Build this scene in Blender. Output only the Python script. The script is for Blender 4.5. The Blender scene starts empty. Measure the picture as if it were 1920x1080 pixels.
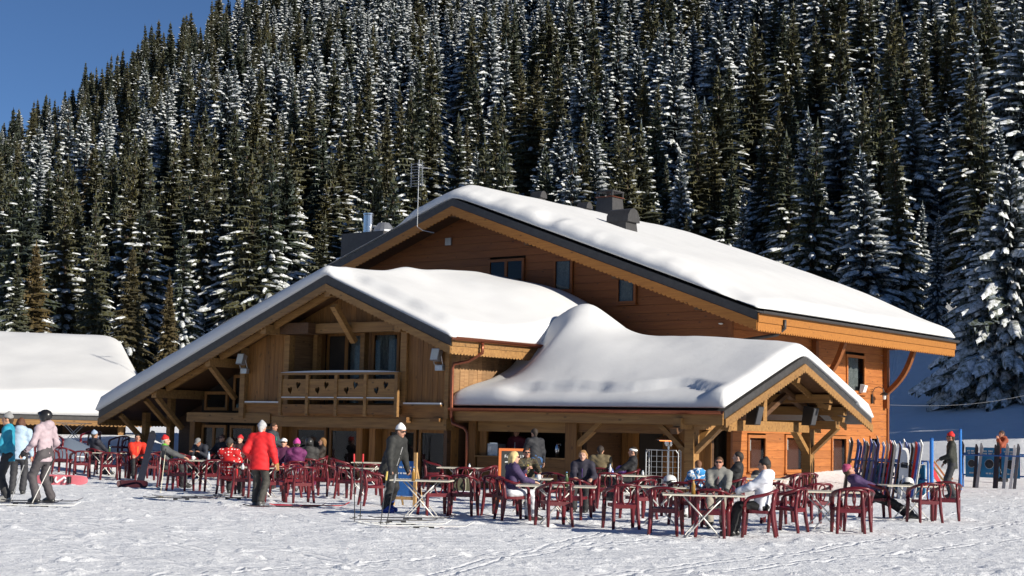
import bpy, bmesh, math, random
import numpy as np
from mathutils import Vector, Matrix
from mathutils.geometry import tessellate_polygon

# ------------------------------------------------------------------ camera, sky, sun, exposure
SC = bpy.context.scene
COL = SC.collection
random.seed(7)
RNG = np.random.default_rng(11)
F = 2900.0                      # focal length in photo pixels (1920 wide)
PITCH = math.atan(267 / F)
ROLL = 0.0226
CAM_H = 1.7
_r0 = Vector((1, 0, 0)); _u0 = Vector((0, -math.sin(PITCH), math.cos(PITCH))); C_F = Vector((0, math.cos(PITCH), math.sin(PITCH)))
C_R = _r0 * math.cos(ROLL) + _u0 * math.sin(ROLL)
C_U = _u0 * math.cos(ROLL) - _r0 * math.sin(ROLL)
cd = bpy.data.cameras.new('camera'); cam = bpy.data.objects.new('camera', cd); COL.objects.link(cam)
cam.matrix_world = Matrix(((C_R.x, C_U.x, -C_F.x, 0), (C_R.y, C_U.y, -C_F.y, 0), (C_R.z, C_U.z, -C_F.z, CAM_H), (0, 0, 0, 1)))
cd.sensor_width = 36.0; cd.lens = 36.0 * F / 1920; cd.clip_start = 0.3; cd.clip_end = 6000
SC.camera = cam

B_YAW = math.radians(-38)       # the chalets all stand in this direction
EU = Vector((math.cos(B_YAW), math.sin(B_YAW), 0)); EV = Vector((-math.sin(B_YAW), math.cos(B_YAW), 0))
SUN_EL = math.radians(21.5)
_d = math.radians(2.5)
SUN_H = EU * math.cos(_d) + EV * math.sin(_d)          # horizontal direction towards the sun
SUN = Vector((SUN_H.x * math.cos(SUN_EL), SUN_H.y * math.cos(SUN_EL), math.sin(SUN_EL)))
W = bpy.data.worlds.new('World'); SC.world = W; W.use_nodes = True
nt = W.node_tree; bg = nt.nodes['Background']
sky = nt.nodes.new('ShaderNodeTexSky'); sky.sky_type = 'NISHITA'; sky.sun_disc = False
sky.sun_elevation = SUN_EL; sky.sun_rotation = math.atan2(SUN.x, SUN.y)
sky.altitude = 1800; sky.air_density = 0.75; sky.dust_density = 0.0; sky.ozone_density = 5.5
nt.links.new(sky.outputs[0], bg.inputs[0]); bg.inputs[1].default_value = 0.066
sl = bpy.data.lights.new('sun', 'SUN'); so = bpy.data.objects.new('sun', sl); COL.objects.link(so)
sl.energy = 5.0; sl.angle = math.radians(0.53); sl.color = (1.0, 0.93, 0.81)
so.rotation_euler = (-SUN).to_track_quat('-Z', 'Y').to_euler(); so.location = (60, -50, 60)
SC.view_settings.view_transform = 'Standard'; SC.view_settings.look = 'None'
SC.view_settings.exposure = 0.4; SC.view_settings.gamma = 1.0; SC.view_settings.use_curve_mapping = False
SC.cycles.max_bounces = 6; SC.cycles.diffuse_bounces = 3; SC.cycles.glossy_bounces = 2; SC.cycles.transmission_bounces = 3; SC.cycles.transparent_max_bounces = 6

# ------------------------------------------------------------------ helpers
def ray(px, py): return (C_F * F + C_R * (px - 960) + C_U * (540 - py)).normalized()
def at(px, py, z=0.0):
    """world point seen at photo pixel (px, py) at height z"""
    d = ray(px, py); t = (z - CAM_H) / d.z
    return Vector((0, 0, CAM_H)) + d * t
def at_depth(px, py, Y):
    d = ray(px, py); return Vector((0, 0, CAM_H)) + d * (Y / d.y)
def project(p):
    q = Vector(p) - Vector((0, 0, CAM_H)); z = q.dot(C_F)
    return 960 + F * q.dot(C_R) / z, 540 - F * q.dot(C_U) / z

def tag(o, label=None, cat=None, group=None, kind=None):
    if label: o['label'] = label
    if cat: o['category'] = cat
    if group: o['group'] = group
    if kind: o['kind'] = kind
    return o
def empty(name, loc, rz=0.0, label=None, cat=None, group=None):
    o = bpy.data.objects.new(name, None); COL.objects.link(o); o.empty_display_size = 0.2
    o.location = loc; o.rotation_euler = (0, 0, rz)
    return tag(o, label, cat, group)
def link(name, me, parent=None):
    o = bpy.data.objects.new(name, me); COL.objects.link(o)
    if parent: o.parent = parent
    return o
def copy_tree(o, parent=None):
    c = o.copy(); COL.objects.link(c); c.parent = parent
    for ch in o.children: copy_tree(ch, c)
    return c

class MB:
    """collects faces; build() links them as one mesh object"""
    def __init__(s): s.v = []; s.f = []
    def add(s, v, f):
        n = len(s.v); s.v += [tuple(p) for p in v]; s.f += [tuple(i + n for i in q) for q in f]; return s
    def hexa(s, p): return s.add(p, [(0, 3, 2, 1), (4, 5, 6, 7), (0, 1, 5, 4), (1, 2, 6, 5), (2, 3, 7, 6), (3, 0, 4, 7)])
    def box(s, x0, x1, y0, y1, z0, z1):
        return s.hexa([(x0, y0, z0), (x1, y0, z0), (x1, y1, z0), (x0, y1, z0), (x0, y0, z1), (x1, y0, z1), (x1, y1, z1), (x0, y1, z1)])
    def beam(s, p, q, w, h, up=(0, 0, 1)):
        p = Vector(p); q = Vector(q); d = (q - p).normalized(); up = Vector(up)
        a = d.cross(up)
        if a.length < 1e-4: a = d.cross(Vector((0, 1, 0)))
        a.normalize(); b = a.cross(d).normalized(); a *= w / 2; b *= h / 2
        return s.hexa([p - a - b, p + a - b, q + a - b, q - a - b, p - a + b, p + a + b, q + a + b, q - a + b])
    def tube(s, pts, r, n=8, cap=True, flat=None):
        """flat = (width factor, height factor) relative to world up"""
        pts = [Vector(p) for p in pts]; m = len(pts)
        rr = r if isinstance(r, (list, tuple)) else [r] * m
        rings = []; prev = None
        for i, p in enumerate(pts):
            d = (pts[min(i + 1, m - 1)] - pts[max(i - 1, 0)]).normalized()
            up = Vector((0, 0, 1)) if flat else (prev if prev is not None else (Vector((0, 0, 1)) if abs(d.z) < .9 else Vector((0, 1, 0))))
            a = d.cross(up)
            if a.length < 1e-3: a = d.cross(Vector((0, 1, 0)))
            a.normalize(); b = a.cross(d).normalized(); prev = b
            fw, fh = flat if flat else (1, 1)
            rings.append([p + (a * math.cos(2 * math.pi * k / n) * fw + b * math.sin(2 * math.pi * k / n) * fh) * rr[i] for k in range(n)])
        v = [q for g in rings for q in g]
        f = [(i * n + k, i * n + (k + 1) % n, (i + 1) * n + (k + 1) % n, (i + 1) * n + k) for i in range(m - 1) for k in range(n)]
        if cap: f += [tuple(range(n - 1, -1, -1)), tuple((m - 1) * n + k for k in range(n))]
        return s.add(v, f)
    def lathe(s, prof, n=16, c=(0, 0, 0)):
        v = []; f = []
        for (r, z) in prof:
            for k in range(n): v.append((c[0] + r * math.cos(2 * math.pi * k / n), c[1] + r * math.sin(2 * math.pi * k / n), c[2] + z))
        for i in range(len(prof) - 1):
            for k in range(n): f.append((i * n + k, i * n + (k + 1) % n, (i + 1) * n + (k + 1) % n, (i + 1) * n + k))
        if prof[0][0] > 1e-4: f.append(tuple(range(n - 1, -1, -1)))
        if prof[-1][0] > 1e-4: f.append(tuple((len(prof) - 1) * n + k for k in range(n)))
        return s.add(v, f)
    def prism(s, poly, fn, t0, t1, holes=()):
        """poly: 2-D outline (a,b); fn(a,b,t) -> point; extruded from t0 to t1"""
        loops = [list(poly)] + [list(h) for h in holes]
        tris = tessellate_polygon([[Vector((a, b, 0)) for a, b in l] for l in loops])
        flat = [p for l in loops for p in l]; n = len(flat)
        v = [fn(a, b, t0) for a, b in flat] + [fn(a, b, t1) for a, b in flat]
        f = [tuple(t) for t in tris] + [tuple(i + n for i in reversed(t)) for t in tris]
        o = 0
        for l in loops:
            m = len(l)
            f += [(o + i, o + (i + 1) % m, n + o + (i + 1) % m, n + o + i) for i in range(m)]
            o += m
        return s.add(v, f)
    def mesh(s, name, mat=None, smooth=False, fix=True):
        me = bpy.data.meshes.new(name); me.from_pydata(s.v, [], s.f)
        if fix:
            bm = bmesh.new(); bm.from_mesh(me); bmesh.ops.recalc_face_normals(bm, faces=bm.faces); bm.to_mesh(me); bm.free()
        if mat: me.materials.append(mat)
        if smooth: me.shade_smooth()
        me.update(); return me
    def build(s, name, mat=None, parent=None, smooth=False, fix=True): return link(name, s.mesh(name, mat, smooth, fix), parent)

def np_mesh(name, v, f, mat=None, smooth=True):
    """v (n,3), f (m,3|4) arrays -> mesh"""
    me = bpy.data.meshes.new(name); v = np.asarray(v, np.float32); f = np.asarray(f, np.int32)
    me.vertices.add(len(v)); me.vertices.foreach_set('co', v.ravel())
    k = f.shape[1]; me.loops.add(f.size); me.loops.foreach_set('vertex_index', f.ravel())
    me.polygons.add(len(f)); me.polygons.foreach_set('loop_start', np.arange(0, f.size, k, dtype=np.int32)); me.polygons.foreach_set('loop_total', np.full(len(f), k, np.int32))
    me.update(calc_edges=True)
    if mat: me.materials.append(mat)
    if smooth: me.polygons.foreach_set('use_smooth', np.ones(len(f), bool))
    me.validate(); return me

def _hash(ix, iy, seed):
    h = (ix.astype(np.int64) * 374761393 + iy.astype(np.int64) * 668265263 + seed * 974634777) & 0xffffffff
    h = ((h ^ (h >> 13)) * 1274126177) & 0xffffffff
    return ((h ^ (h >> 16)) & 0xffff) / 65535.0
def vnoise(x, y, seed=0):
    x = np.asarray(x, float); y = np.asarray(y, float)
    ix = np.floor(x); iy = np.floor(y); fx = x - ix; fy = y - iy
    fx = fx * fx * (3 - 2 * fx); fy = fy * fy * (3 - 2 * fy)
    a = _hash(ix, iy, seed); b = _hash(ix + 1, iy, seed); c = _hash(ix, iy + 1, seed); d = _hash(ix + 1, iy + 1, seed)
    return (a + (b - a) * fx) * (1 - fy) + (c + (d - c) * fx) * fy - 0.5
def fbm(x, y, seed=0, o=4):
    s = 0; a = 1.0
    for i in range(o): s = s + a * vnoise(x * 2 ** i + i * 17.3, y * 2 ** i - i * 9.1, seed + i); a *= 0.5
    return s
def sstep(a, b, x):
    t = np.clip((np.asarray(x, float) - a) / (b - a), 0, 1); return t * t * (3 - 2 * t)

# ------------------------------------------------------------------ materials
MATS = {}
def _new(name):
    m = bpy.data.materials.new(name); m.use_nodes = True; MATS[name] = m
    return m, m.node_tree, m.node_tree.nodes['Principled BSDF']
def plain(name, col, rough=0.6, metal=0.0, var=0.0, spec=0.5, noise=0.0, nscale=30):
    m, t, b = _new(name)
    b.inputs['Base Color'].default_value = (*col, 1); b.inputs['Roughness'].default_value = rough; b.inputs['Metallic'].default_value = metal
    b.inputs['Specular IOR Level'].default_value = spec
    N = t.nodes; L = t.links; src = None
    if var or noise:
        mul = N.new('ShaderNodeMath'); mul.operation = 'ADD'; mul.inputs[0].default_value = 1.0; mul.inputs[1].default_value = 0
        if var:
            oi = N.new('ShaderNodeObjectInfo'); mr = N.new('ShaderNodeMapRange'); mr.inputs[3].default_value = 1 - var; mr.inputs[4].default_value = 1 + var
            L.new(oi.outputs['Random'], mr.inputs[0]); L.new(mr.outputs[0], mul.inputs[0])
        if noise:
            tc = N.new('ShaderNodeTexCoord'); nz = N.new('ShaderNodeTexNoise'); nz.inputs['Scale'].default_value = nscale; nz.inputs['Detail'].default_value = 4
            L.new(tc.outputs['Object'], nz.inputs[0]); m2 = N.new('ShaderNodeMapRange'); m2.inputs[1].default_value = .25; m2.inputs[2].default_value = .75
            m2.inputs[3].default_value = -noise; m2.inputs[4].default_value = noise; L.new(nz.outputs[0], m2.inputs[0]); L.new(m2.outputs[0], mul.inputs[1])
        vm = N.new('ShaderNodeVectorMath'); vm.operation = 'SCALE'; vm.inputs[0].default_value = col
        L.new(mul.outputs[0], vm.inputs['Scale']); L.new(vm.outputs[0], b.inputs['Base Color'])
    return m
def wood(name, c1, c2, axis=2, rough=0.65, var=0.22, scale=3.0):
    """grain stretched along the object's axis, knots, a tint of its own for every plank"""
    m, t, b = _new(name); N = t.nodes; L = t.links
    tc = N.new('ShaderNodeTexCoord'); mp = N.new('ShaderNodeMapping'); s = [scale * 7] * 3; s[axis] = scale * 0.5; mp.inputs['Scale'].default_value = s
    oi = N.new('ShaderNodeObjectInfo'); cb = N.new('ShaderNodeCombineXYZ'); ml = N.new('ShaderNodeMath'); ml.operation = 'MULTIPLY'; ml.inputs[1].default_value = 37.0
    L.new(oi.outputs['Random'], ml.inputs[0])
    for i in range(3): L.new(ml.outputs[0], cb.inputs[i])
    L.new(tc.outputs['Object'], mp.inputs[0]); L.new(cb.outputs[0], mp.inputs['Location'])
    nz = N.new('ShaderNodeTexNoise'); nz.inputs['Scale'].default_value = 1.0; nz.inputs['Detail'].default_value = 6; nz.inputs['Roughness'].default_value = .6
    L.new(mp.outputs[0], nz.inputs[0])
    cr = N.new('ShaderNodeValToRGB'); cr.color_ramp.elements[0].position = .32; cr.color_ramp.elements[0].color = (*c1, 1)
    cr.color_ramp.elements[1].position = .68; cr.color_ramp.elements[1].color = (*c2, 1); L.new(nz.outputs[0], cr.inputs[0])
    # knots
    vo = N.new('ShaderNodeTexVoronoi'); vo.inputs['Scale'].default_value = 1.0; mp2 = N.new('ShaderNodeMapping'); s2 = [5.0] * 3; s2[axis] = 2.2; mp2.inputs['Scale'].default_value = s2
    L.new(tc.outputs['Object'], mp2.inputs[0]); L.new(cb.outputs[0], mp2.inputs['Location']); L.new(mp2.outputs[0], vo.inputs[0])
    kr = N.new('ShaderNodeMapRange'); kr.inputs[1].default_value = .07; kr.inputs[2].default_value = .16; kr.inputs[3].default_value = .42; kr.inputs[4].default_value = 1.0
    L.new(vo.outputs['Distance'], kr.inputs[0])
    mr = N.new('ShaderNodeMapRange'); mr.inputs[3].default_value = 1 - var; mr.inputs[4].default_value = 1 + var; L.new(oi.outputs['Random'], mr.inputs[0])
    mm = N.new('ShaderNodeMath'); mm.operation = 'MULTIPLY'; L.new(kr.outputs[0], mm.inputs[0]); L.new(mr.outputs[0], mm.inputs[1])
    vm = N.new('ShaderNodeVectorMath'); vm.operation = 'SCALE'; L.new(cr.outputs[0], vm.inputs[0]); L.new(mm.outputs[0], vm.inputs['Scale'])
    L.new(vm.outputs[0], b.inputs['Base Color']); b.inputs['Roughness'].default_value = rough
    bp = N.new('ShaderNodeBump'); bp.inputs['Strength'].default_value = .35; bp.inputs['Distance'].default_value = .01
    L.new(nz.outputs[0], bp.inputs['Height']); L.new(bp.outputs[0], b.inputs['Normal'])
    return m
TRACKS = []
def snow_mat(name, col=(0.83, 0.85, 0.88), bumps=((2.0, .25, .05),), rough=.7, tracks=False):
    """bumps: (scale, strength, distance)"""
    m, t, b = _new(name); N = t.nodes; L = t.links
    b.inputs['Roughness'].default_value = rough; b.inputs['Specular IOR Level'].default_value = .25
    tc = N.new('ShaderNodeTexCoord'); prev = None
    for sc, st, di in bumps:
        nz = N.new('ShaderNodeTexNoise'); nz.inputs['Scale'].default_value = sc; nz.inputs['Detail'].default_value = 5; nz.inputs['Roughness'].default_value = .6
        L.new(tc.outputs['Object'], nz.inputs[0])
        bp = N.new('ShaderNodeBump'); bp.inputs['Strength'].default_value = st; bp.inputs['Distance'].default_value = di
        L.new(nz.outputs[0], bp.inputs['Height'])
        if prev: L.new(prev.outputs[0], bp.inputs['Normal'])
        prev = bp
    if tracks:      # ski tracks: narrow scored lines in a few directions
        for ang, sc, st in ((.12, 2.6, .16), (-.3, 1.3, .16)):
            mp = N.new('ShaderNodeMapping'); mp.inputs['Rotation'].default_value = (0, 0, ang); mp.inputs['Scale'].default_value = (.06, 1, 1); L.new(tc.outputs['Object'], mp.inputs[0])
            nz = N.new('ShaderNodeTexNoise'); nz.inputs['Scale'].default_value = sc; nz.inputs['Detail'].default_value = 2; nz.inputs['Distortion'].default_value = .3; L.new(mp.outputs[0], nz.inputs[0])
            rp = N.new('ShaderNodeValToRGB'); e = rp.color_ramp.elements; e[0].position = .46; e[0].color = (1, 1, 1, 1); e[1].position = .54; e[1].color = (1, 1, 1, 1); x = e.new(.5); x.color = (0, 0, 0, 1); L.new(nz.outputs[0], rp.inputs[0])
            bp = N.new('ShaderNodeBump'); bp.inputs['Strength'].default_value = st; bp.inputs['Distance'].default_value = .05; L.new(rp.outputs[0], bp.inputs['Height']); L.new(prev.outputs[0], bp.inputs['Normal']); prev = bp
    if tracks:
        sx = N.new('ShaderNodeSeparateXYZ'); L.new(tc.outputs['Object'], sx.inputs[0]); wob = N.new('ShaderNodeTexNoise'); wob.inputs['Scale'].default_value = .35; wob.inputs['Detail'].default_value = 1; L.new(tc.outputs['Object'], wob.inputs[0]); low = None
        def mth(op, a, b=None, c=None):
            n = N.new('ShaderNodeMath'); n.operation = op
            for i, q in enumerate((a, b, c)):
                if q is None: continue
                if isinstance(q, (int, float)): n.inputs[i].default_value = q
                else: L.new(q, n.inputs[i])
            return n.outputs[0]
        for i, (p, q) in enumerate(TRACKS):
            A = at(*p); B = at(*q); d = (B - A); nx, ny = -d.y / d.length, d.x / d.length; c = -(nx * A.x + ny * A.y)
            dist = mth('ADD', mth('MULTIPLY_ADD', sx.outputs[0], nx, c), mth('MULTIPLY', sx.outputs[1], ny)); dist = mth('MULTIPLY_ADD', wob.outputs[0], .7 if i % 2 else -.5, dist)
            dist = mth('ABSOLUTE', mth('SUBTRACT', mth('ABSOLUTE', dist), .11)); low = dist if low is None else mth('MINIMUM', low, dist)
        mr = N.new('ShaderNodeMapRange'); mr.inputs[1].default_value = .0; mr.inputs[2].default_value = .055; L.new(low, mr.inputs[0])
        bp = N.new('ShaderNodeBump'); bp.inputs['Strength'].default_value = .6; bp.inputs['Distance'].default_value = .03; L.new(mr.outputs[0], bp.inputs['Height']); L.new(prev.outputs[0], bp.inputs['Normal']); prev = bp
    if prev: L.new(prev.outputs[0], b.inputs['Normal'])
    nz = N.new('ShaderNodeTexNoise'); nz.inputs['Scale'].default_value = .8; nz.inputs['Detail'].default_value = 6; L.new(tc.outputs['Object'], nz.inputs[0])
    cr = N.new('ShaderNodeValToRGB'); cr.color_ramp.elements[0].position = .3; cr.color_ramp.elements[0].color = (*[c * .94 for c in col], 1)
    cr.color_ramp.elements[1].position = .7; cr.color_ramp.elements[1].color = (*col, 1); L.new(nz.outputs[0], cr.inputs[0]); L.new(cr.outputs[0], b.inputs['Base Color'])
    return m
def glass(name, tint=(.03, .035, .04), clear=.5):
    m, t, b = _new(name); N = t.nodes; L = t.links
    out = N['Material Output']; tr = N.new('ShaderNodeBsdfTransparent'); tr.inputs[0].default_value = (clear, clear * 1.02, clear * 1.03, 1)
    gl = N.new('ShaderNodeBsdfGlossy'); gl.inputs['Roughness'].default_value = .03; gl.inputs[0].default_value = (.55, .57, .6, 1)
    fr = N.new('ShaderNodeFresnel'); fr.inputs[0].default_value = 1.5; mx = N.new('ShaderNodeMixShader')
    ge = N.new('ShaderNodeNewGeometry'); iv = N.new('ShaderNodeMath'); iv.operation = 'SUBTRACT'; iv.inputs[0].default_value = 1.0; L.new(ge.outputs['Backfacing'], iv.inputs[1]); fm = N.new('ShaderNodeMath'); fm.operation = 'MULTIPLY'; L.new(fr.outputs[0], fm.inputs[0]); L.new(iv.outputs[0], fm.inputs[1]); L.new(fm.outputs[0], mx.inputs[0]); L.new(tr.outputs[0], mx.inputs[1]); L.new(gl.outputs[0], mx.inputs[2]); L.new(mx.outputs[0], out.inputs[0])
    return m

TRACKS[:] = [((60, 990), (640, 1075)), ((130, 970), (470, 1018)), ((420, 1012), (900, 1046)), ((640, 1002), (1300, 1042)), ((0, 1012), (220, 1046)), ((800, 1066), (1010, 1018)), ((1000, 1020), (1900, 1056)), ((1200, 1078), (1900, 1012)), ((1480, 1044), (1920, 990)), ((300, 1076), (1200, 1010))]
M_SNOW_GROUND = snow_mat('snow_trodden', (.89, .905, .93), ((7.0, .45, .06), (26.0, .6, .028), (75.0, .4, .012), (2.2, .3, .12)), .75, True)
M_SNOW_ROOF = snow_mat('snow_roof', (.70, .705, .71), ((1.2, .12, .1), (7.0, .12, .03), (55.0, .3, .012)), .75)
M_SNOW_TREE = None
def frosted(name):
    m, t, b = _new(name); N = t.nodes; L = t.links
    tc = N.new('ShaderNodeTexCoord'); nz = N.new('ShaderNodeTexNoise'); nz.inputs['Scale'].default_value = 3.2; nz.inputs['Detail'].default_value = 5; nz.inputs['Roughness'].default_value = .7; L.new(tc.outputs['Object'], nz.inputs[0])
    cr = N.new('ShaderNodeValToRGB'); e = cr.color_ramp.elements; e[0].position = .36; e[0].color = (.10, .11, .07, 1); e[1].position = .62; e[1].color = (.80, .83, .88, 1); L.new(nz.outputs[0], cr.inputs[0]); L.new(cr.outputs[0], b.inputs['Base Color'])
    b.inputs['Roughness'].default_value = .85; b.inputs['Specular IOR Level'].default_value = .1; return m
M_SNOW_TREE = frosted('snow_among_needles')
M_TAN = wood('wood_tan', (.165, .066, .013), (.29, .132, .03))
M_TAN_H = wood('wood_tan_along', (.15, .060, .012), (.26, .12, .028), axis=0)
M_TAN_Y = wood('wood_tan_deep', (.19, .10, .042), (.33, .19, .085), axis=1)
M_BEAM = wood('wood_beam', (.195, .094, .026), (.325, .172, .052), axis=0, var=.15, scale=2)
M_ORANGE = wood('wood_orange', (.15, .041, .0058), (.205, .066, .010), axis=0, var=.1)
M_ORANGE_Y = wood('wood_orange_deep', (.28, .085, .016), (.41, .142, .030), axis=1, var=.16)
M_OTRIM = wood('wood_orange_trim', (.29, .105, .015), (.40, .16, .025), axis=0, var=.1)
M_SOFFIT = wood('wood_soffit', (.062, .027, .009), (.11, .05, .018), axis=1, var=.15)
M_ODOOR = plain('door_red_brown', (.16, .045, .014), .5, var=.1)
M_DARK = plain('roof_metal_dark', (.05, .048, .048), .55, metal=.2, noise=.25, nscale=8)
M_COPPER = plain('copper', (.30, .10, .055), .35, metal=.85, noise=.2)
M_GREYMET = plain('galvanised', (.42, .43, .44), .4, metal=.8, noise=.15)
M_STEEL = plain('stainless', (.6, .6, .6), .22, metal=1.0)
M_BLACK = plain('black_plastic', (.012, .012, .013), .45)
M_INTERIOR = plain('dim_interior', (.03, .022, .016), .9, noise=.3, nscale=2)  # near-black base colour stands for the shade of unlit interiors
M_GLASS = glass('window_glass', clear=.75)
M_CURTAIN = plain('curtain', (.30, .33, .32), .9, noise=.3, nscale=14)
M_WHITE = plain('white_paint', (.75, .75, .73), .5)
# ------------------------------------------------------------------ terrain: one sheet of snow, from the terrace up the mountainside
B_O = Vector((-5.013, 47.407, 0.0))
def BW(u, v, z=0.0): return B_O + EU * u + EV * v + Vector((0, 0, z))
U_K = [-.6, -.33, -.18, -.05, .1, .33, 1.0]
def hill(X, Y):
    X = np.asarray(X, float); Y = np.asarray(Y, float)
    q = X / np.maximum(Y, 1.0)
    sl = np.interp(q, U_K, [.185, .222, .375, .43, .46, .52, .52])
    d0 = np.interp(q, U_K, [125, 122, 128, 128, 118, 96, 92])
    yr = np.interp(q, U_K, [470, 455, 400, 470, 520, 520, 520])
    ye = np.minimum(Y, yr) - .25 * np.maximum(Y - yr, 0)
    z = sl * 14 * np.logaddexp(0, (ye - d0) / 14)
    z = z + sstep(110, 170, Y) * fbm(X / 38, Y / 38, 5, 3) * 7
    return np.where(Y > 20, z, 0.0)
def terrain(X, Y, fine=True):
    X = np.asarray(X, float); Y = np.asarray(Y, float)
    z = hill(X, Y)
    ub = (X - B_O.x) * EU.x + (Y - B_O.y) * EU.y; vb = (X - B_O.x) * EV.x + (Y - B_O.y) * EV.y
    z = z + .38 * np.exp(-np.maximum(ub - 8.8, 0) / 1.9) * sstep(9.5, 12.5, vb) * sstep(26, 21, vb) * sstep(7.5, 8.7, ub)
    z = z + 1.15 * sstep(45, 59, Y) * sstep(-11.5, -15, X) * sstep(90, 70, Y)
    z = z + .5 * sstep(50, 75, Y) * sstep(14, 22, X) * sstep(115, 95, Y)
    if fine:
        near = sstep(60, 45, np.hypot(X, Y)) * sstep(5, 12, Y)
        a = X * .985 + Y * .17; b = -X * .17 + Y * .985
        lump = .012 * fbm(a * 1.6, b * 5.0, 3, 3) + .03 * fbm(X * .55, Y * .55, 9, 3) + .016 * fbm(a * 5, b * 9, 21, 2)
        clod = np.maximum(fbm(X * 3.1, Y * 3.1, 31, 2) - .36, 0) * .17 + np.maximum(fbm(X * 7.3, Y * 6.1, 37, 2) - .38, 0) * .12 - np.maximum(fbm(X * 2.3 + 50, Y * 1.9, 39, 2) - .4, 0) * .12
        z = z + near * (lump + clod) + (1 - near) * .12 * fbm(X / 6, Y / 6, 13, 3) * sstep(4, 12, np.hypot(X, Y))
    return z
def gz(x, y): return float(terrain(np.array([x]), np.array([y]), False)[0])
def build_ground():
    az = np.concatenate([np.arange(-180, -21, 6.0), np.arange(-20.9, 20.95, .115), np.arange(24, 175, 6.0)])
    dist = [.4, 1.5, 3, 5, 7, 9, 11, 13, 14.5]
    d = 15.5
    while d < 900: dist.append(d); d += .095 if d < 46 else (.022 * d - .9 if d < 120 else .018 * d)
    dist = np.array(dist); A, D = np.meshgrid(np.radians(az), dist)
    X = D * np.sin(A); Y = D * np.cos(A); Z = terrain(X, Y)
    v = np.stack([X, Y, Z], -1).reshape(-1, 3); nr, nc = X.shape
    i = np.arange(nr - 1)[:, None]; j = np.arange(nc)[None, :]; j2 = (j + 1) % nc
    f = np.stack([i * nc + j, i * nc + j2, (i + 1) * nc + j2, (i + 1) * nc + j], -1).reshape(-1, 4)[:, ::-1]
    o = link('snow_ground', np_mesh('snow_ground', v, f, M_SNOW_GROUND)); tag(o, kind='structure')
build_ground()

# ------------------------------------------------------------------ spruces
def foliage_mat(name, c1, c2, frost=0.0):
    m, t, b = _new(name); N = t.nodes; L = t.links
    oi = N.new('ShaderNodeObjectInfo'); tc = N.new('ShaderNodeTexCoord'); nz = N.new('ShaderNodeTexNoise'); nz.inputs['Scale'].default_value = .9; nz.inputs['Detail'].default_value = 4
    L.new(tc.outputs['Object'], nz.inputs[0]); ad = N.new('ShaderNodeMath'); ad.operation = 'MULTIPLY_ADD'; ad.inputs[1].default_value = .7; ad.inputs[2].default_value = -.1
    L.new(nz.outputs[0], ad.inputs[0]); a2 = N.new('ShaderNodeMath'); a2.operation = 'MULTIPLY_ADD'; a2.inputs[1].default_value = .5
    L.new(oi.outputs['Random'], a2.inputs[0]); L.new(ad.outputs[0], a2.inputs[2])
    cr = N.new('ShaderNodeValToRGB'); cr.color_ramp.elements[0].position = .15; cr.color_ramp.elements[0].color = (*c1, 1); cr.color_ramp.elements[1].position = .8; cr.color_ramp.elements[1].color = (*c2, 1)
    L.new(a2.outputs[0], cr.inputs[0]); b.inputs['Roughness'].default_value = .8; b.inputs['Specular IOR Level'].default_value = .15
    fn = N.new('ShaderNodeTexNoise'); fn.inputs['Scale'].default_value = 4.5; fn.inputs['Detail'].default_value = 5; fn.inputs['Roughness'].default_value = .7; L.new(tc.outputs['Object'], fn.inputs[0])
    fr = N.new('ShaderNodeMapRange'); fr.inputs[1].default_value = .44; fr.inputs[2].default_value = .66; fr.inputs[4].default_value = frost; L.new(fn.outputs[0], fr.inputs[0])
    mx = N.new('ShaderNodeMix'); mx.data_type = 'RGBA'; mx.inputs['B'].default_value = (.44, .52, .66, 1); L.new(fr.outputs[0], mx.inputs['Factor']); L.new(cr.outputs[0], mx.inputs['A']); L.new(mx.outputs['Result'], b.inputs['Base Color'])
    return m
M_LEAF = foliage_mat('spruce_needles', (.026, .038, .016), (.076, .064, .014), .18)
M_LEAF_DK = foliage_mat('spruce_needles_dark', (.016, .027, .018), (.036, .043, .018), .5)
M_LEAF_BR = foliage_mat('spruce_needles_brown', (.052, .044, .014), (.098, .064, .016), .1)
M_BARK = plain('bark', (.06, .042, .03), .9, var=.2)

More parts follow.
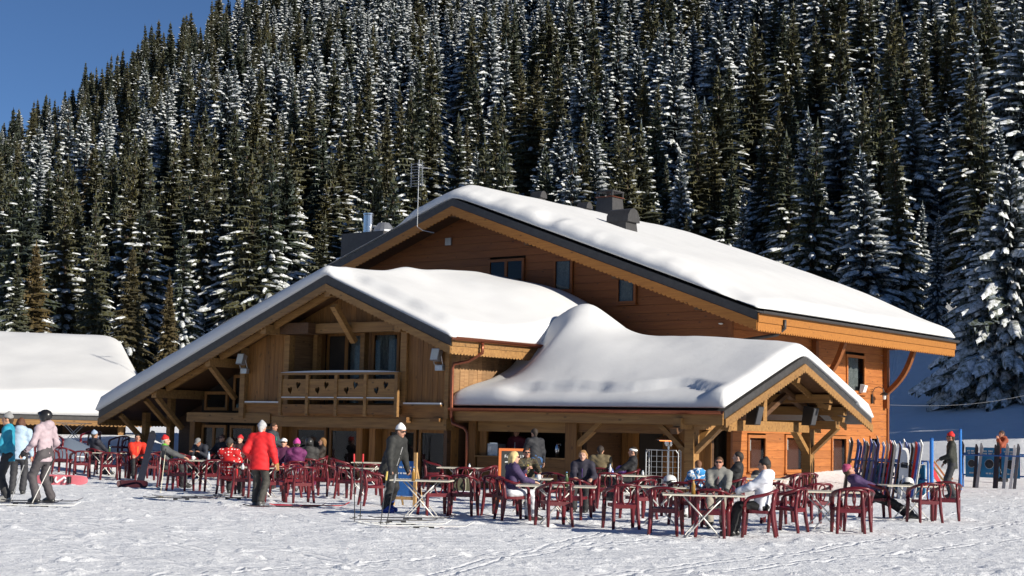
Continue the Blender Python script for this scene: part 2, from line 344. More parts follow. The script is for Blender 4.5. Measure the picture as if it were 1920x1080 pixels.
def spruce(seed, H, R, snow, whorls=30, nb=8, seg=4, ragged=1.0, power=.9, tipbare=0.0, thick=1.0):
    """snow(t) -> chance that a branch at relative height t carries snow.  Returns (foliage v,f), (snow v,f), (trunk v,f)"""
    rg = np.random.default_rng(seed); FV = []; FF = []; SV = []; SF = []
    def emit(V, Fc, vs, fs):
        n = len(V); V.extend(vs); Fc.extend([tuple(i + n for i in q) for q in fs])
    for w in range(whorls):
        t = .05 + .94 * (w + rg.uniform(-.3, .3)) / whorls; t = min(max(t, .03), .985)
        rad = R * (1 - t) ** power * rg.uniform(.82, 1.12) + .1
        if t < .13: rad *= .72 + 2 * t
        k = max(4, int(round(nb * (.55 + .5 * (1 - t))))); a0 = rg.uniform(0, 6.28)
        for b in range(k):
            if rg.random() < .07: continue
            a = a0 + 6.283 * (b + rg.uniform(-.28, .28)) / k; L = rad * rg.uniform(.7, 1.2); z0 = t * H + rg.uniform(-.15, .15)
            up = .55 * t * t + .02; dr = .62 - .25 * t + rg.uniform(-.08, .1)
            wd = (.17 + .2 * L) * rg.uniform(.8, 1.2); ca, sa = math.cos(a), math.sin(a)
            ss = np.linspace(0.08, 1, seg + 1); vs = []; cen = []
            for i, s in enumerate(ss):
                zz = z0 + L * (up * s - dr * s * s + (.16 * s ** 3)); x = L * s
                ww = wd * (1.15 - .8 * s) * (.5 + 1.0 * math.sin(math.pi * min(1, .18 + s * .72))) * (1 if i < seg else .35)
                j = rg.uniform(-.35, .35, 4) * ragged
                cx, cy = x * ca, x * sa; cen.append((cx, cy, zz, ww))
                dl = .42 * ww
                for sgn, jj, kk in ((-1, j[0], j[1]), (0, 0, 0), (1, j[2], j[3])):
                    off = sgn * ww * (.75 + jj * .8); bx = -abs(sgn) * ww * .3 * kk
                    vs.append((cx - sa * off + ca * bx, cy + ca * off + sa * bx, zz - abs(sgn) * dl * (1 + jj)))
            fs = []
            for i in range(seg):
                o = i * 3; fs += [(o, o + 1, o + 4, o + 3), (o + 1, o + 2, o + 5, o + 4)]
            # hanging sprays under the branch
            nv = len(vs)
            for i in range(1, seg + 1):
                cx, cy, zz, ww = cen[i]; hg = ww * rg.uniform(.7, 1.3) + .1; sp = ww * .55
                for sgn in (-1, 1):
                    o = len(vs); q = sgn * sp * rg.uniform(.3, 1.1)
                    vs += [(cx * .97 - sa * q - ca * sp * .6, cy * .97 + ca * q - sa * sp * .6, zz - .1 * ww), (cx - sa * q + ca * sp * .6, cy + ca * q + sa * sp * .6, zz - .15 * ww), (cx - sa * q * 1.3, cy + ca * q * 1.3, zz - hg)]
                    fs.append((o, o + 1, o + 2, o + 2))
            emit(FV, FF, vs, fs)
            if rg.random() < snow(t) and t < 1 - tipbare:
                s0 = rg.uniform(.18, .45); vs = []; fs = []; m = seg
                th = thick * (.06 + .055 * L) * rg.uniform(.8, 1.4)
                for i in range(m + 1):
                    s = s0 + (1.03 - s0) * i / m
                    zz = z0 + L * (up * s - dr * s * s + (.16 * s ** 3)); x = L * s; e = math.sin(math.pi * min(max(i / m, .06), .94)) ** .5
                    lump = rg.uniform(.65, 1.25); ww = wd * (1.05 - .55 * s) * .62 * e * lump
                    for sgn in (-1, -.5, .5, 1):
                        off = sgn * ww * (1 if abs(sgn) == 1 else 1.1); hz = th * e * lump * (1.0 if abs(sgn) < 1 else .0) - .5 * ww * (sgn * sgn if abs(sgn) == 1 else .12) + .03
                        vs.append((x * ca - sa * off, x * sa + ca * off, zz + hz))
                for i in range(m):
                    o = i * 4; fs += [(o, o + 1, o + 5, o + 4), (o + 1, o + 2, o + 6, o + 5), (o + 2, o + 3, o + 7, o + 6)]
                emit(SV, SF, vs, fs)
    # leader shoot
    n = 5; vs = []; fs = []
    for i, (z, r) in enumerate(((.0, .017), (.35, .0125), (.7, .007), (.985, .0015))):
        for k in range(n): vs.append((r * H * math.cos(6.283 * k / n), r * H * math.sin(6.283 * k / n), z * H))
    for i in range(3):
        for k in range(n): fs.append((i * n + k, i * n + (k + 1) % n, (i + 1) * n + (k + 1) % n, (i + 1) * n + k))
    vs += [(.12, 0, H * .97), (-.1, .08, H * .965), (0, 0, H * 1.015)]; o = len(vs) - 3; emit(FV, FF, [(.14, .05, H * .955), (-.12, .1, H * .955), (0, -.15, H * .955), (0, 0, H * 1.02)], [(0, 1, 3, 3), (1, 2, 3, 3), (2, 0, 3, 3)])
    return (FV, FF), (SV, SF), (vs[:-3], fs)
def quad_mesh(name, vf, mat, smooth=False):
    me = bpy.data.meshes.new(name); me.from_pydata(vf[0], [], [q if q[2] != q[3] else q[:3] for q in vf[1]]); me.materials.append(mat)
    if smooth: me.shade_smooth()
    return me
TREES = []           # (kind, H, R, foliage mesh, snow mesh, trunk mesh, joined mesh)
def add_kind(kind, seed, H, R, snow, leaf, **kw):
    fo, sn, tr = spruce(seed, H, R, snow, **kw)
    TREES.append((kind, H, R, quad_mesh('crown', fo, leaf), quad_mesh('snow_load', sn, M_SNOW_TREE, True), quad_mesh('trunk', tr, M_BARK)))
for i in range(4): add_kind('laden', 100 + i, 18, (3.0, 3.5, 2.6, 3.9)[i], lambda t: .93 - .25 * max(0, t - .75) * 4 * .6, M_LEAF_DK, whorls=(36, 39, 33, 41)[i], nb=9, thick=1.0)
for i in range(4): add_kind('dusted', 200 + i, 19, (2.9, 3.5, 2.6, 3.2)[i], lambda t: .78 * (1 - max(0, min(1, (t - .42) / .3))) + .10, M_LEAF, whorls=(38, 41, 36, 42)[i], nb=9, thick=.85)
for i in range(2): add_kind('bare', 300 + i, 19, (2.8, 3.4)[i], lambda t: .16 if t < .8 else .03, M_LEAF, whorls=(38, 42)[i], nb=10, thick=.6)
for i in range(2): add_kind('brown', 400 + i, 16, (2.9, 3.3)[i], lambda t: .16 * (1 - t), M_LEAF_BR, whorls=42, nb=11, thick=.7)
def variants(kind): return [i for i, t in enumerate(TREES) if t[0] == kind]

SKY_X = [0, 180, 250, 420, 600, 780, 800, 1000, 1230, 1400, 1560, 1700, 1790, 1800, 1940]
SKY_Y = [622, 630, 675, 590, 490, 495, 352, 372, 428, 470, 520, 575, 630, 830, 830]
def scatter():
    pts = []; y = 112.0
    while y < 545:
        st = 5.6 if y < 240 else 6.2
        hw = .375 * y; n = int(2 * hw / st)
        for k in range(n):
            x = -hw + st * (k + RNG.uniform(.05, .95)); yy = y + RNG.uniform(-.55, .55) * st; q = x / yy
            lo = np.interp(q, [-.4, -.2, .18, .22, .285, .30, .4], [128, 138, 124, 116, 112, 104, 100])
            if yy < lo: continue
            if vnoise(x / 14, yy / 14, 77) > .36 and yy < 400: continue          # small glades
            yr = np.interp(q, U_K, [470, 455, 400, 470, 520, 520, 520])
            if yy > yr + 14: continue
            pts.append((x, yy))
        y += st
    return pts
def choose(x, y):
    q = x / y; g = vnoise(x / 22, y / 22, 55) + RNG.uniform(-.35, .35)
    olive = np.interp(q, [-.33, -.12, .1, .33], [.31, .07, -.05, -.2]) + g
    if q < -.22 and y < 175 and RNG.random() < .10: return 'brown'
    if olive > .34: return 'bare'
    if olive > .02: return 'dusted'
    return 'laden'
named = []   # (kind, x, y, tip height, radius scale, label)
def named_tree(px, py, Y, kind, rs, label):
    p = at_depth(px, py, Y); named.append((kind, p.x, p.y, p.z, rs, label))
named_tree(72, 455, 138, 'brown', 1.0, 'brown-green spruce standing just behind the snowy roof at the left edge')
named_tree(248, 462, 136, 'brown', 1.02, 'broad bare brownish spruce right of the snow-roofed building at left')
named_tree(322, 512, 133, 'brown', .86, 'smaller brown-topped spruce closest above the left slope of the front gable')
named_tree(1488, 250, 128, 'dusted', 1.28, 'broad olive spruce with snow-lined boughs behind the big roof, right of chimney')
named_tree(1396, 345, 132, 'laden', .9, 'slim snowy spruce just left of the broad olive one behind the big roof')
named_tree(1250, 300, 150, 'dusted', 1.0, 'half-snowy spruce rising directly above the dark chimneys of the big roof')
named_tree(1290, 285, 140, 'laden', .82, 'narrow white-boughed spruce right of the chimneys above the big roof')
named_tree(1720, 378, 124, 'laden', .95, 'snow-laden spruce above the far eave of the big roof, third from right')
named_tree(1665, 352, 130, 'laden', 1.05, 'snow-laden spruce over the right shoulder of the big snowy roof')
named_tree(1755, 395, 118, 'laden', .8, 'slender snowy spruce left of the giant fir at the right edge')
named_tree(1835, 372, 112, 'laden', .95, 'tall shaded snowy spruce immediately left behind the giant fir at right')
named_tree(1425, 40, 175, 'bare', 1.25, 'tall dark olive spruce high above the big roof, right half of the forest')
named_tree(1810, 40, 190, 'laden', 1.35, 'large white-clad spruce near the top right corner of the forest')
named_tree(1585, 72, 185, 'dusted', 1.1, 'dark-topped spruce with horizontal snowy boughs high in the right forest')
named_tree(165, 275, 210, 'brown', .9, 'rust-brown spruce in the left forest below the ridge')

def put_tree(vi, x, y, z, H, rs, rz, label, group):
    k, h0, r0, cm, sm, tm = TREES[vi]
    e = empty('spruce_tree', (x, y, z), rz, label, 'tree', group); s = H / h0; e.scale = (s * rs, s * rs, s)
    e.rotation_euler = (RNG.normal(0, .03), RNG.normal(0, .03), rz); link('trunk', tm, e); c = link('crown', cm, e); c['kind'] = 'stuff'; link('snow_load', sm, c)['kind'] = 'stuff'
    return e
WORDS = {'laden': 'snow-laden spruce', 'dusted': 'half-snowy spruce', 'bare': 'olive spruce', 'brown': 'brownish spruce'}
LAND = [(115, 'left snowy roof'), (240, 'left snowy roof corner'), (400, 'left eave of the front chalet'), (520, 'left slope of the front chalet'), (640, 'front gable'), (740, 'steel flue'), (860, 'peak of the big gable'), (960, 'left end of the big roof'), (1070, 'first roof vent'), (1200, 'chimney'), (1310, 'middle of the big roof'), (1430, 'right half of the big roof'), (1560, 'porch gable'), (1690, 'right end of the big roof'), (1800, 'blue ski racks'), (2100, 'giant fir')]
ORD = ['first', 'second', 'third', 'fourth', 'fifth', 'sixth', 'seventh', 'eighth', 'ninth', 'tenth', 'eleventh', 'twelfth', 'thirteenth', 'fourteenth', 'fifteenth', 'sixteenth', 'seventeenth', 'eighteenth', 'nineteenth', 'twentieth', 'twenty-first', 'twenty-second', 'twenty-third', 'twenty-fourth']
def zone(px, py):
    land = next(n for x, n in LAND if px < x)
    if px < 520 and py < np.interp(px, [0, 440, 640], [235, 5, -100]) + 45: return 'on the skyline ridge above the ' + land
    t = 'at picture top above the ' if py < 25 else 'high above the ' if py < 150 else 'midway above the ' if py < 300 else 'low behind the '
    return t + land
def plant_forest():
    cand = []; rest = []
    nx = [(n[1], n[2]) for n in named]
    for x, y in scatter():
        if any((x - a) ** 2 + (y - b) ** 2 < 9 for a, b in nx): continue
        kind = choose(x, y); H = 9 + 12.5 * RNG.beta(2.2, 1.5); H *= (1.0 if y < 300 else .92)
        z = gz(x, y) - .3; px, py = project((x, y, z + H))
        if -60 < px < 1980 and py < np.interp(px, SKY_X, SKY_Y) - 8 and py > -330:
            cand.append((H / y if py > -25 else H / y * .3, kind, x, y, z, H, px, py))
    cand.sort(key=lambda c: -c[0])
    n = 300 - len(named)
    for kind, x, y, tip, rs, label in named:
        z = gz(x, y) - .3; H = tip - z; vi = variants(kind)[RNG.integers(len(variants(kind)))]
        # radius is given relative to a standing spruce of that height
        put_tree(vi, x, y, z, H, rs * 1.05, RNG.uniform(0, 6.28), label, 'spruces told apart at the forest edge')
    cells = {}
    for c in cand[:n]: cells.setdefault((c[1], zone(c[6], c[7])), []).append(c)
    for (kind, zn), cs in cells.items():
        cs.sort(key=lambda c: c[6])
        for i, (sc, _, x, y, z, H, px, py) in enumerate(cs):
            vi = variants(kind)[RNG.integers(len(variants(kind)))]
            put_tree(vi, x, y, z, H, RNG.uniform(1.0, 1.4), RNG.uniform(0, 6.28), WORDS[kind] + ' ' + zn + ('' if len(cs) == 1 else ', %s from left' % ORD[min(i, 23)]), 'spruces in the forest, ' + WORDS[kind])
    far = cand[n:]
    # trees beyond the right edge of the frame: they belong to the same wood and shade the slope
    for k in range(280):
        x = RNG.uniform(40, 84); y = RNG.uniform(56, 106)
        if x / y < .41 or (y - 45) + (x - 50) * .5 < 14: continue
        far.append((0, 'laden', x, y, gz(x, y) - .3, RNG.uniform(13, 18), 0, 0))
    src = bpy.data.collections.new('spruce_sources')
    order = []
    for i, (k, h0, r0, cm, sm, tm) in enumerate(TREES):
        bm = bmesh.new(); bm.from_mesh(cm); n0 = len(bm.faces)
        bm.from_mesh(sm); bm.faces.ensure_lookup_table()
        for f in bm.faces[n0:]: f.material_index = 1
        n1 = len(bm.faces); bm.from_mesh(tm); bm.faces.ensure_lookup_table()
        for f in bm.faces[n1:]: f.material_index = 2
        me = bpy.data.meshes.new('spruce_whole'); bm.to_mesh(me); bm.free()
        for m in (cm.materials[0], M_SNOW_TREE, M_BARK): me.materials.append(m)
        o = bpy.data.objects.new('spruce_source_%02d' % i, me); src.objects.link(o)
    N = len(far); co = np.array([(c[2], c[3], c[4]) for c in far], np.float32)
    vi = np.array([variants(c[1])[RNG.integers(len(variants(c[1])))] for c in far], np.int32)
    rot = RNG.normal(0, .035, (N, 3)).astype(np.float32); rot[:, 2] = RNG.uniform(0, 6.28, N)
    sc = np.array([[c[5] / TREES[v][1] * r, c[5] / TREES[v][1] * r, c[5] / TREES[v][1]] for c, v, r in zip(far, vi, RNG.uniform(.95, 1.35, N))], np.float32)
    me = bpy.data.meshes.new('forest'); me.vertices.add(N); me.vertices.foreach_set('co', co.ravel())
    a = me.attributes.new('vi', 'INT', 'POINT'); a.data.foreach_set('value', vi)
    a = me.attributes.new('rot', 'FLOAT_VECTOR', 'POINT'); a.data.foreach_set('vector', rot.ravel())
    a = me.attributes.new('scl', 'FLOAT_VECTOR', 'POINT'); a.data.foreach_set('vector', sc.ravel())
    o = link('spruce_forest', me); tag(o, 'dense far mass of snowy spruces covering the upper mountainside', 'forest', kind='stuff')
    ng = bpy.data.node_groups.new('forest_nodes', 'GeometryNodeTree')
    ng.interface.new_socket('Geometry', in_out='INPUT', socket_type='NodeSocketGeometry'); ng.interface.new_socket('Geometry', in_out='OUTPUT', socket_type='NodeSocketGeometry')
    gi = ng.nodes.new('NodeGroupInput'); go = ng.nodes.new('NodeGroupOutput'); ip = ng.nodes.new('GeometryNodeInstanceOnPoints'); ci = ng.nodes.new('GeometryNodeCollectionInfo')
    ci.inputs['Collection'].default_value = src; ci.inputs['Separate Children'].default_value = True; ci.inputs['Reset Children'].default_value = True
    def na(n, t):
        x = ng.nodes.new('GeometryNodeInputNamedAttribute'); x.data_type = t; x.inputs['Name'].default_value = n; return [s for s in x.outputs if s.enabled][0]
    ip.inputs['Pick Instance'].default_value = True
    ng.links.new(gi.outputs[0], ip.inputs['Points']); ng.links.new(ci.outputs[0], ip.inputs['Instance'])
    ng.links.new(na('vi', 'INT'), ip.inputs['Instance Index']); ng.links.new(na('scl', 'FLOAT_VECTOR'), ip.inputs['Scale']); ng.links.new(na('rot', 'FLOAT_VECTOR'), ip.inputs['Rotation'])
    ng.links.new(ip.outputs[0], go.inputs[0])
    md = o.modifiers.new('forest', 'NODES'); md.node_group = ng
    print('forest: named', len(named), 'single', min(n, len(cand)), 'mass', N)
plant_forest()

# the giant fir at the right edge of the picture
def giant_fir():
    p = at_depth(1893, 305, 92); z = gz(p.x, p.y) - .4; H = p.z - z
    fo, sn, tr = spruce(901, H, 5.0, lambda t: .9, whorls=50, nb=15, seg=6, power=.85, thick=1.1)
    e = empty('fir_tree', (p.x, p.y, z), .7, 'giant snow-covered fir standing alone at the right edge of the picture', 'tree')
    link('trunk', quad_mesh('trunk', tr, M_BARK), e); c = link('crown', quad_mesh('crown', fo, M_LEAF_DK), e); c['kind'] = 'stuff'; link('snow_load', quad_mesh('snow_load', sn, M_SNOW_TREE, True), c)['kind'] = 'stuff'
giant_fir()
# ------------------------------------------------------------------ the chalets
def b_ray(px, py):
    d = ray(px, py); o = Vector((0, 0, CAM_H)) - B_O
    return Vector((o.dot(EU), o.dot(EV), o.z)), Vector((d.dot(EU), d.dot(EV), d.z))
def onv(px, py, v): o, d = b_ray(px, py); t = (v - o.y) / d.y; p = o + d * t; return p.x, p.z        # (u, z) on the plane v
def onu(px, py, u): o, d = b_ray(px, py); t = (u - o.x) / d.x; p = o + d * t; return p.y, p.z        # (v, z) on the plane u
def onplane(px, py, n, c): o, d = b_ray(px, py); n = Vector(n); return o + d * ((c - n.dot(o)) / n.dot(d))

class Bld:
    """a building: an Empty at its base, parts given in the common building frame (u, v, z)"""
    def __init__(s, name, u, v, label, cat='building'):
        s.b = Vector((u, v, 0)); s.e = empty(name, BW(u, v), B_YAW, label, cat)
    def part(s, name, mb, mat, parent=None, smooth=False):
        b = s.b; mb.v = [(p[0] - b.x, p[1] - b.y, p[2] - b.z) for p in mb.v]
        return mb.build(name, mat, parent or s.e, smooth)
def fv(t0): return lambda a, b, t: (a, t0 + t, b)          # front-facing board: outline in (u, z), thickness along v
def fu(t0): return lambda a, b, t: (t0 + t, a, b)          # side-facing board: outline in (v, z), thickness along u

def scallop(p0, p1, h, per=.13, dep=.05):
    """outline in (a, z) of a board whose top edge runs p0->p1, h high, lower edge cut in round scallops"""
    (a0, z0), (a1, z1) = p0, p1; L = abs(a1 - a0); n = max(1, int(L / per)); out = [(a0, z0), (a1, z1)]
    pts = []
    for i in range(n):
        for k in range(4):
            t = (i + k / 4) / n; pts.append((a0 + (a1 - a0) * t, z0 + (z1 - z0) * t - h + dep * (1 - math.sin(math.pi * k / 4)) - dep))
    pts.append((a1, z1 - h)); pts = pts[::-1]
    return out + pts
def cut(a0, a1, ops):
    """interval minus openings"""
    seg = [(a0, a1)]
    for o0, o1 in ops:
        n = []
        for s0, s1 in seg:
            if o1 <= s0 or o0 >= s1: n.append((s0, s1)); continue
            if o0 > s0 + .02: n.append((s0, o0))
            if o1 < s1 - .02: n.append((o1, s1))
        seg = n
    return seg
def siding_h(bl, parent, fn, rng, z0, z1, h, ops, mat, th=.03, maxlen=5.5):
    """horizontal boards; rng(z) -> (a0, a1); ops: openings (a0, a1, z0, z1); fn(a, z, t) -> point"""
    z = z0; r = random.Random(int(z0 * 100 + h * 1000))
    while z < z1 - .02:
        zt = min(z + h - .008, z1); zm = (z + zt) / 2; a0, a1 = rng(zt)
        if a1 - a0 > .1:
            for s0, s1 in cut(a0, a1, [(o[0], o[1]) for o in ops if o[2] < zm < o[3]]):
                L = s1 - s0; k = max(1, int(L / maxlen + .5)); js = [s0] + sorted(s0 + L * (i + r.uniform(-.25, .25)) / k for i in range(1, k)) + [s1]
                for j0, j1 in zip(js, js[1:]):
                    t = th + r.uniform(-.004, .006); m = MB()
                    b0, b1 = rng(z); k0 = b0 if abs(j0 - a0) < 1e-6 else j0 + .003; k1 = b1 if abs(j1 - a1) < 1e-6 else j1 - .003
                    P = [fn(k0, z, 0), fn(k1, z, 0), fn(k1, z, t), fn(k0, z, t), fn(j0 + .003, zt, 0), fn(j1 - .003, zt, 0), fn(j1 - .003, zt, t * .86), fn(j0 + .003, zt, t * .86)]
                    bl.part('plank', m.hexa(P), mat, parent)
        z += h
def siding_v(bl, parent, fn, a0, a1, zb, ztop, w, mat, th=.03, ops=()):
    n = max(1, int(round((a1 - a0) / w))); w = (a1 - a0) / n; r = random.Random(int(a0 * 100 + 5000))
    for i in range(n):
        x0 = a0 + i * w + .004; x1 = a0 + (i + 1) * w - .004; t = th + r.uniform(-.005, .006); xm = (x0 + x1) / 2
        for s0, s1 in cut(zb, min(ztop(x0), ztop(x1)) + 1e-3, [(o[2], o[3]) for o in ops if o[0] < xm < o[1]]):
            last = abs(s1 - (min(ztop(x0), ztop(x1)) + 1e-3)) < 1e-6
            zt0 = ztop(x0) if last else s1; zt1 = ztop(x1) if last else s1
            P = [fn(x0, s0, 0), fn(x1, s0, 0), fn(x1, s0, t), fn(x0, s0, t), fn(x0, zt0, 0), fn(x1, zt1, 0), fn(x1, zt1, t), fn(x0, zt0, t)]
            bl.part('plank', MB().hexa(P), mat, parent)
def frame_window(bl, parent, fn, a0, a1, z0, z1, mat, mull=1, back=None, sill=True, fw=.07, curtain=False, name='window'):
    """window: frame (part) > pane(s), sill, curtain; fn(a, z, t) with t outward"""
    m = MB()
    def bar(x0, x1, y0, y1, t0=.0, t1=.07): m.hexa([fn(x0, y0, t0), fn(x1, y0, t0), fn(x1, y0, t1), fn(x0, y0, t1), fn(x0, y1, t0), fn(x1, y1, t0), fn(x1, y1, t1), fn(x0, y1, t1)])
    bar(a0, a0 + fw, z0, z1); bar(a1 - fw, a1, z0, z1); bar(a0 + fw, a1 - fw, z1 - fw, z1); bar(a0 + fw, a1 - fw, z0, z0 + fw)
    n = mull; inner = (a1 - a0 - 2 * fw)
    for i in range(1, n): c = a0 + fw + inner * i / n; bar(c - fw * .6, c + fw * .6, z0 + fw, z1 - fw)
    f = bl.part(name, m, mat, parent)
    for i in range(n):
        c0 = a0 + fw + inner * i / n + (fw * .6 if i else 0); c1 = a0 + fw + inner * (i + 1) / n - (fw * .6 if i < n - 1 else 0)
        bl.part('pane', MB().hexa([fn(c0, z0 + fw, .025), fn(c1, z0 + fw, .025), fn(c1, z0 + fw, .033), fn(c0, z0 + fw, .033), fn(c0, z1 - fw, .025), fn(c1, z1 - fw, .025), fn(c1, z1 - fw, .033), fn(c0, z1 - fw, .033)]), M_GLASS, f)
        if curtain:
            k = 12; v = []; q = []
            for j in range(k + 1):
                a = c0 + (c1 - c0) * (j / k) * .8; t = -.06 - .03 * math.sin(j * 2.1)
                v += [fn(a, z0 + fw, t), fn(a, z1 - fw, t)]
            q = [(2 * j, 2 * j + 2, 2 * j + 3, 2 * j + 1) for j in range(k)]
            bl.part('curtain', MB().add(v, q), M_CURTAIN, f)
    d = .35
    bl.part('shade_backing', MB().hexa([fn(a0, z0, -d), fn(a1, z0, -d), fn(a1, z0, -d + .02), fn(a0, z0, -d + .02), fn(a0, z1, -d), fn(a1, z1, -d), fn(a1, z1, -d + .02), fn(a0, z1, -d + .02)]), M_INTERIOR, f)  # dark sheet behind the panes; the unlit depth is put into its colour
    if sill: bl.part('sill', MB().hexa([fn(a0 - .04, z0 - .05, 0), fn(a1 + .04, z0 - .05, 0), fn(a1 + .04, z0 - .05, .14), fn(a0 - .04, z0 - .05, .14), fn(a0 - .04, z0 - .003, 0), fn(a1 + .04, z0 - .003, 0), fn(a1 + .04, z0 - .01, .14), fn(a0 - .04, z0 - .01, .14)]), mat, f)
    return f
FV = lambda v0: (lambda a, z, t: (a, v0 - t, z))          # facing the viewer (-v)
FU = lambda u0: (lambda a, z, t: (u0 + t, a, z))          # facing right (+u)

def roof_snow(bl, name, u0, u1, v0, v1, roof, thick, du=.16, over=.06, edge=.3, clip=None):
    """snow blanket on a roof: z = roof + thick, rounded and slumping over at its edges; closed down to the roof"""
    nu = max(4, int((u1 - u0) / du)); nv = max(4, int((v1 - v0) / du))
    su = np.linspace(0, 1, nu); sv = np.linspace(0, 1, nv)
    su = .5 - .5 * np.cos(np.pi * su) if nu < 12 else su; 
    U, V = np.meshgrid(u0 - over + (u1 - u0 + 2 * over) * su, v0 - over + (v1 - v0 + 2 * over) * sv)
    d = np.minimum(np.minimum(U - (u0 - over), u1 + over - U), np.minimum(V - (v0 - over), v1 + over - V))
    e = np.clip(d / edge, 0, 1); e = np.sqrt(np.clip(1 - (1 - e) ** 2.4, 0, 1))
    T = np.maximum(thick(U, V), .0) * (.12 + .88 * e)
    R = roof(U, V)
    top = np.stack([U, V, R + T], -1); bot = np.stack([np.clip(U, u0, u1), np.clip(V, v0, v1), R + .004], -1)
    n = nu * nv; v = np.concatenate([top.reshape(-1, 3), bot.reshape(-1, 3)]); v -= np.array(bl.b)
    i = np.arange(nv - 1)[:, None]; j = np.arange(nu - 1)[None, :]
    q = np.stack([i * nu + j, i * nu + j + 1, (i + 1) * nu + j + 1, (i + 1) * nu + j], -1).reshape(-1, 4)
    f = [q, q[:, ::-1] + n]
    ring = np.concatenate([np.arange(nu), np.arange(1, nv) * nu + nu - 1, (nv - 1) * nu + np.arange(nu - 2, -1, -1), np.arange(nv - 2, 0, -1) * nu])
    r2 = np.roll(ring, -1); f.append(np.stack([ring, ring + n, r2 + n, r2], -1))
    me = np_mesh(name, v, np.concatenate(f), M_SNOW_ROOF)
    return link(name, me, bl.e)

def roof_pair(bl, rid, zr, sl, a0, a1, b0, b1, along_v, cap, wood_h, wmat, sof, capmat, scal=True):
    """gable roof: ridge at coordinate rid (u if along_v else v), top zr, slope sl, from a0..a1 across and b0..b1 along the ridge"""
    def P(a, b, z): return (a, b, z) if along_v else (b, a, z)
    for s0, s1 in ((a0, rid), (rid, a1)):
        z0 = zr - sl * abs(s0 - rid); z1 = zr - sl * abs(s1 - rid)
        bl.part('roof_slope', MB().hexa([P(s0, b0, z0 - cap), P(s1, b0, z1 - cap), P(s1, b1, z1 - cap), P(s0, b1, z0 - cap), P(s0, b0, z0), P(s1, b0, z1), P(s1, b1, z1), P(s0, b1, z0)]), capmat)
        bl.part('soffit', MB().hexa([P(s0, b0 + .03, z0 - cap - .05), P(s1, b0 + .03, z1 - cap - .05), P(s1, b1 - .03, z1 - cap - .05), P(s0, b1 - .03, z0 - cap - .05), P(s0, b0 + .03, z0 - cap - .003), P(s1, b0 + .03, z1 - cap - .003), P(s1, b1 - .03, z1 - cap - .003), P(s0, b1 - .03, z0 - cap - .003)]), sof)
    return P

# ---- front chalet -------------------------------------------------------------------------------------------------
ch = Bld('front_chalet', 0, 0, 'front timber chalet with heart-cut balcony under a thick snowy gable roof')
ZR = lambda u: 6.27 - .393 * abs(u)
roof_pair(ch, 0, 6.27, .393, -10.71, 5.0, -1.0, 7.9, True, .27, .27, M_TAN_H, M_SOFFIT, M_DARK)
UND = lambda u: ZR(u) - .33
for a0, a1 in ((0, -10.71), (0, 5.0)):
    ch.part('bargeboard', MB().prism(scallop((a0, ZR(a0) - .275), (a1, ZR(a1) - .275), .2, .14, .045), fv(-1.03), 0, .05), M_BEAM)
# wall core pieces (behind the boards)
def wall_box(bl, name, mat, *b): return bl.part(name, MB().box(*b), mat)
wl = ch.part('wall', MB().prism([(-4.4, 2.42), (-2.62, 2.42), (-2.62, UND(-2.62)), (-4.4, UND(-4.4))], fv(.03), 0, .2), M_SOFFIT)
siding_v(ch, wl, FV(.03), -4.38, -2.62, 2.42, lambda a: UND(a), .2, M_TAN)
wr = ch.part('wall', MB().prism([(2.3, 2.42), (4.1, 2.42), (4.1, UND(4.1)), (2.3, UND(2.3))], fv(.03), 0, .2), M_SOFFIT)
siding_v(ch, wr, FV(.03), 2.3, 4.1, 2.42, lambda a: UND(a), .2, M_TAN)
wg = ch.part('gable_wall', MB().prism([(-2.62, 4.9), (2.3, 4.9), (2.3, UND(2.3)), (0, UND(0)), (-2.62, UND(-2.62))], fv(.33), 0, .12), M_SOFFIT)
siding_v(ch, wg, FV(.33), -2.6, 2.28, 4.9, lambda a: UND(a), .22, M_TAN)
# recess of the loggia
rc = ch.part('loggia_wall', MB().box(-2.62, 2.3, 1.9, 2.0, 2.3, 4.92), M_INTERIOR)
wall_box(ch, 'loggia_side', M_TAN_Y, -2.74, -2.62, .23, 1.5, 2.3, 4.92); wall_box(ch, 'loggia_side', M_TAN_Y, 2.3, 2.42, .23, 1.5, 2.3, 4.92)
wall_box(ch, 'loggia_floor', M_TAN_H, -2.62, 2.3, -.2, 1.5, 2.2, 2.32); wall_box(ch, 'loggia_ceiling', M_SOFFIT, -2.62, 2.3, .33, 1.5, 4.9, 4.98)
du = [onv(p, 640, 1.5)[0] for p in (590, 616, 690, 700, 752)]
siding_v(ch, rc, FV(1.5), -2.6, 2.28, 2.34, lambda a: 4.9, .2, M_TAN, ops=[(du[1] - .02, du[2] + .02, 2.3, 4.75), (du[3] - .02, min(du[4], 2.28) + .02, 2.3, 4.75), (-2.3, -1.3, 2.3, 4.6)])
frame_window(ch, ch.e, FV(1.5), du[1], du[2], 2.34, 4.7, M_TAN, mull=2, sill=False, curtain=True, name='balcony_door', fw=.11)
frame_window(ch, ch.e, FV(1.5), du[3], min(du[4], 2.25), 2.34, 4.7, M_TAN, mull=1, sill=False, curtain=True, name='balcony_door', fw=.11)
ch.part('shade_panel', MB().box(-2.28, -1.32, 1.46, 1.52, 2.34, 4.58), M_INTERIOR)  # dark slab filling the opening, its shade painted as colour
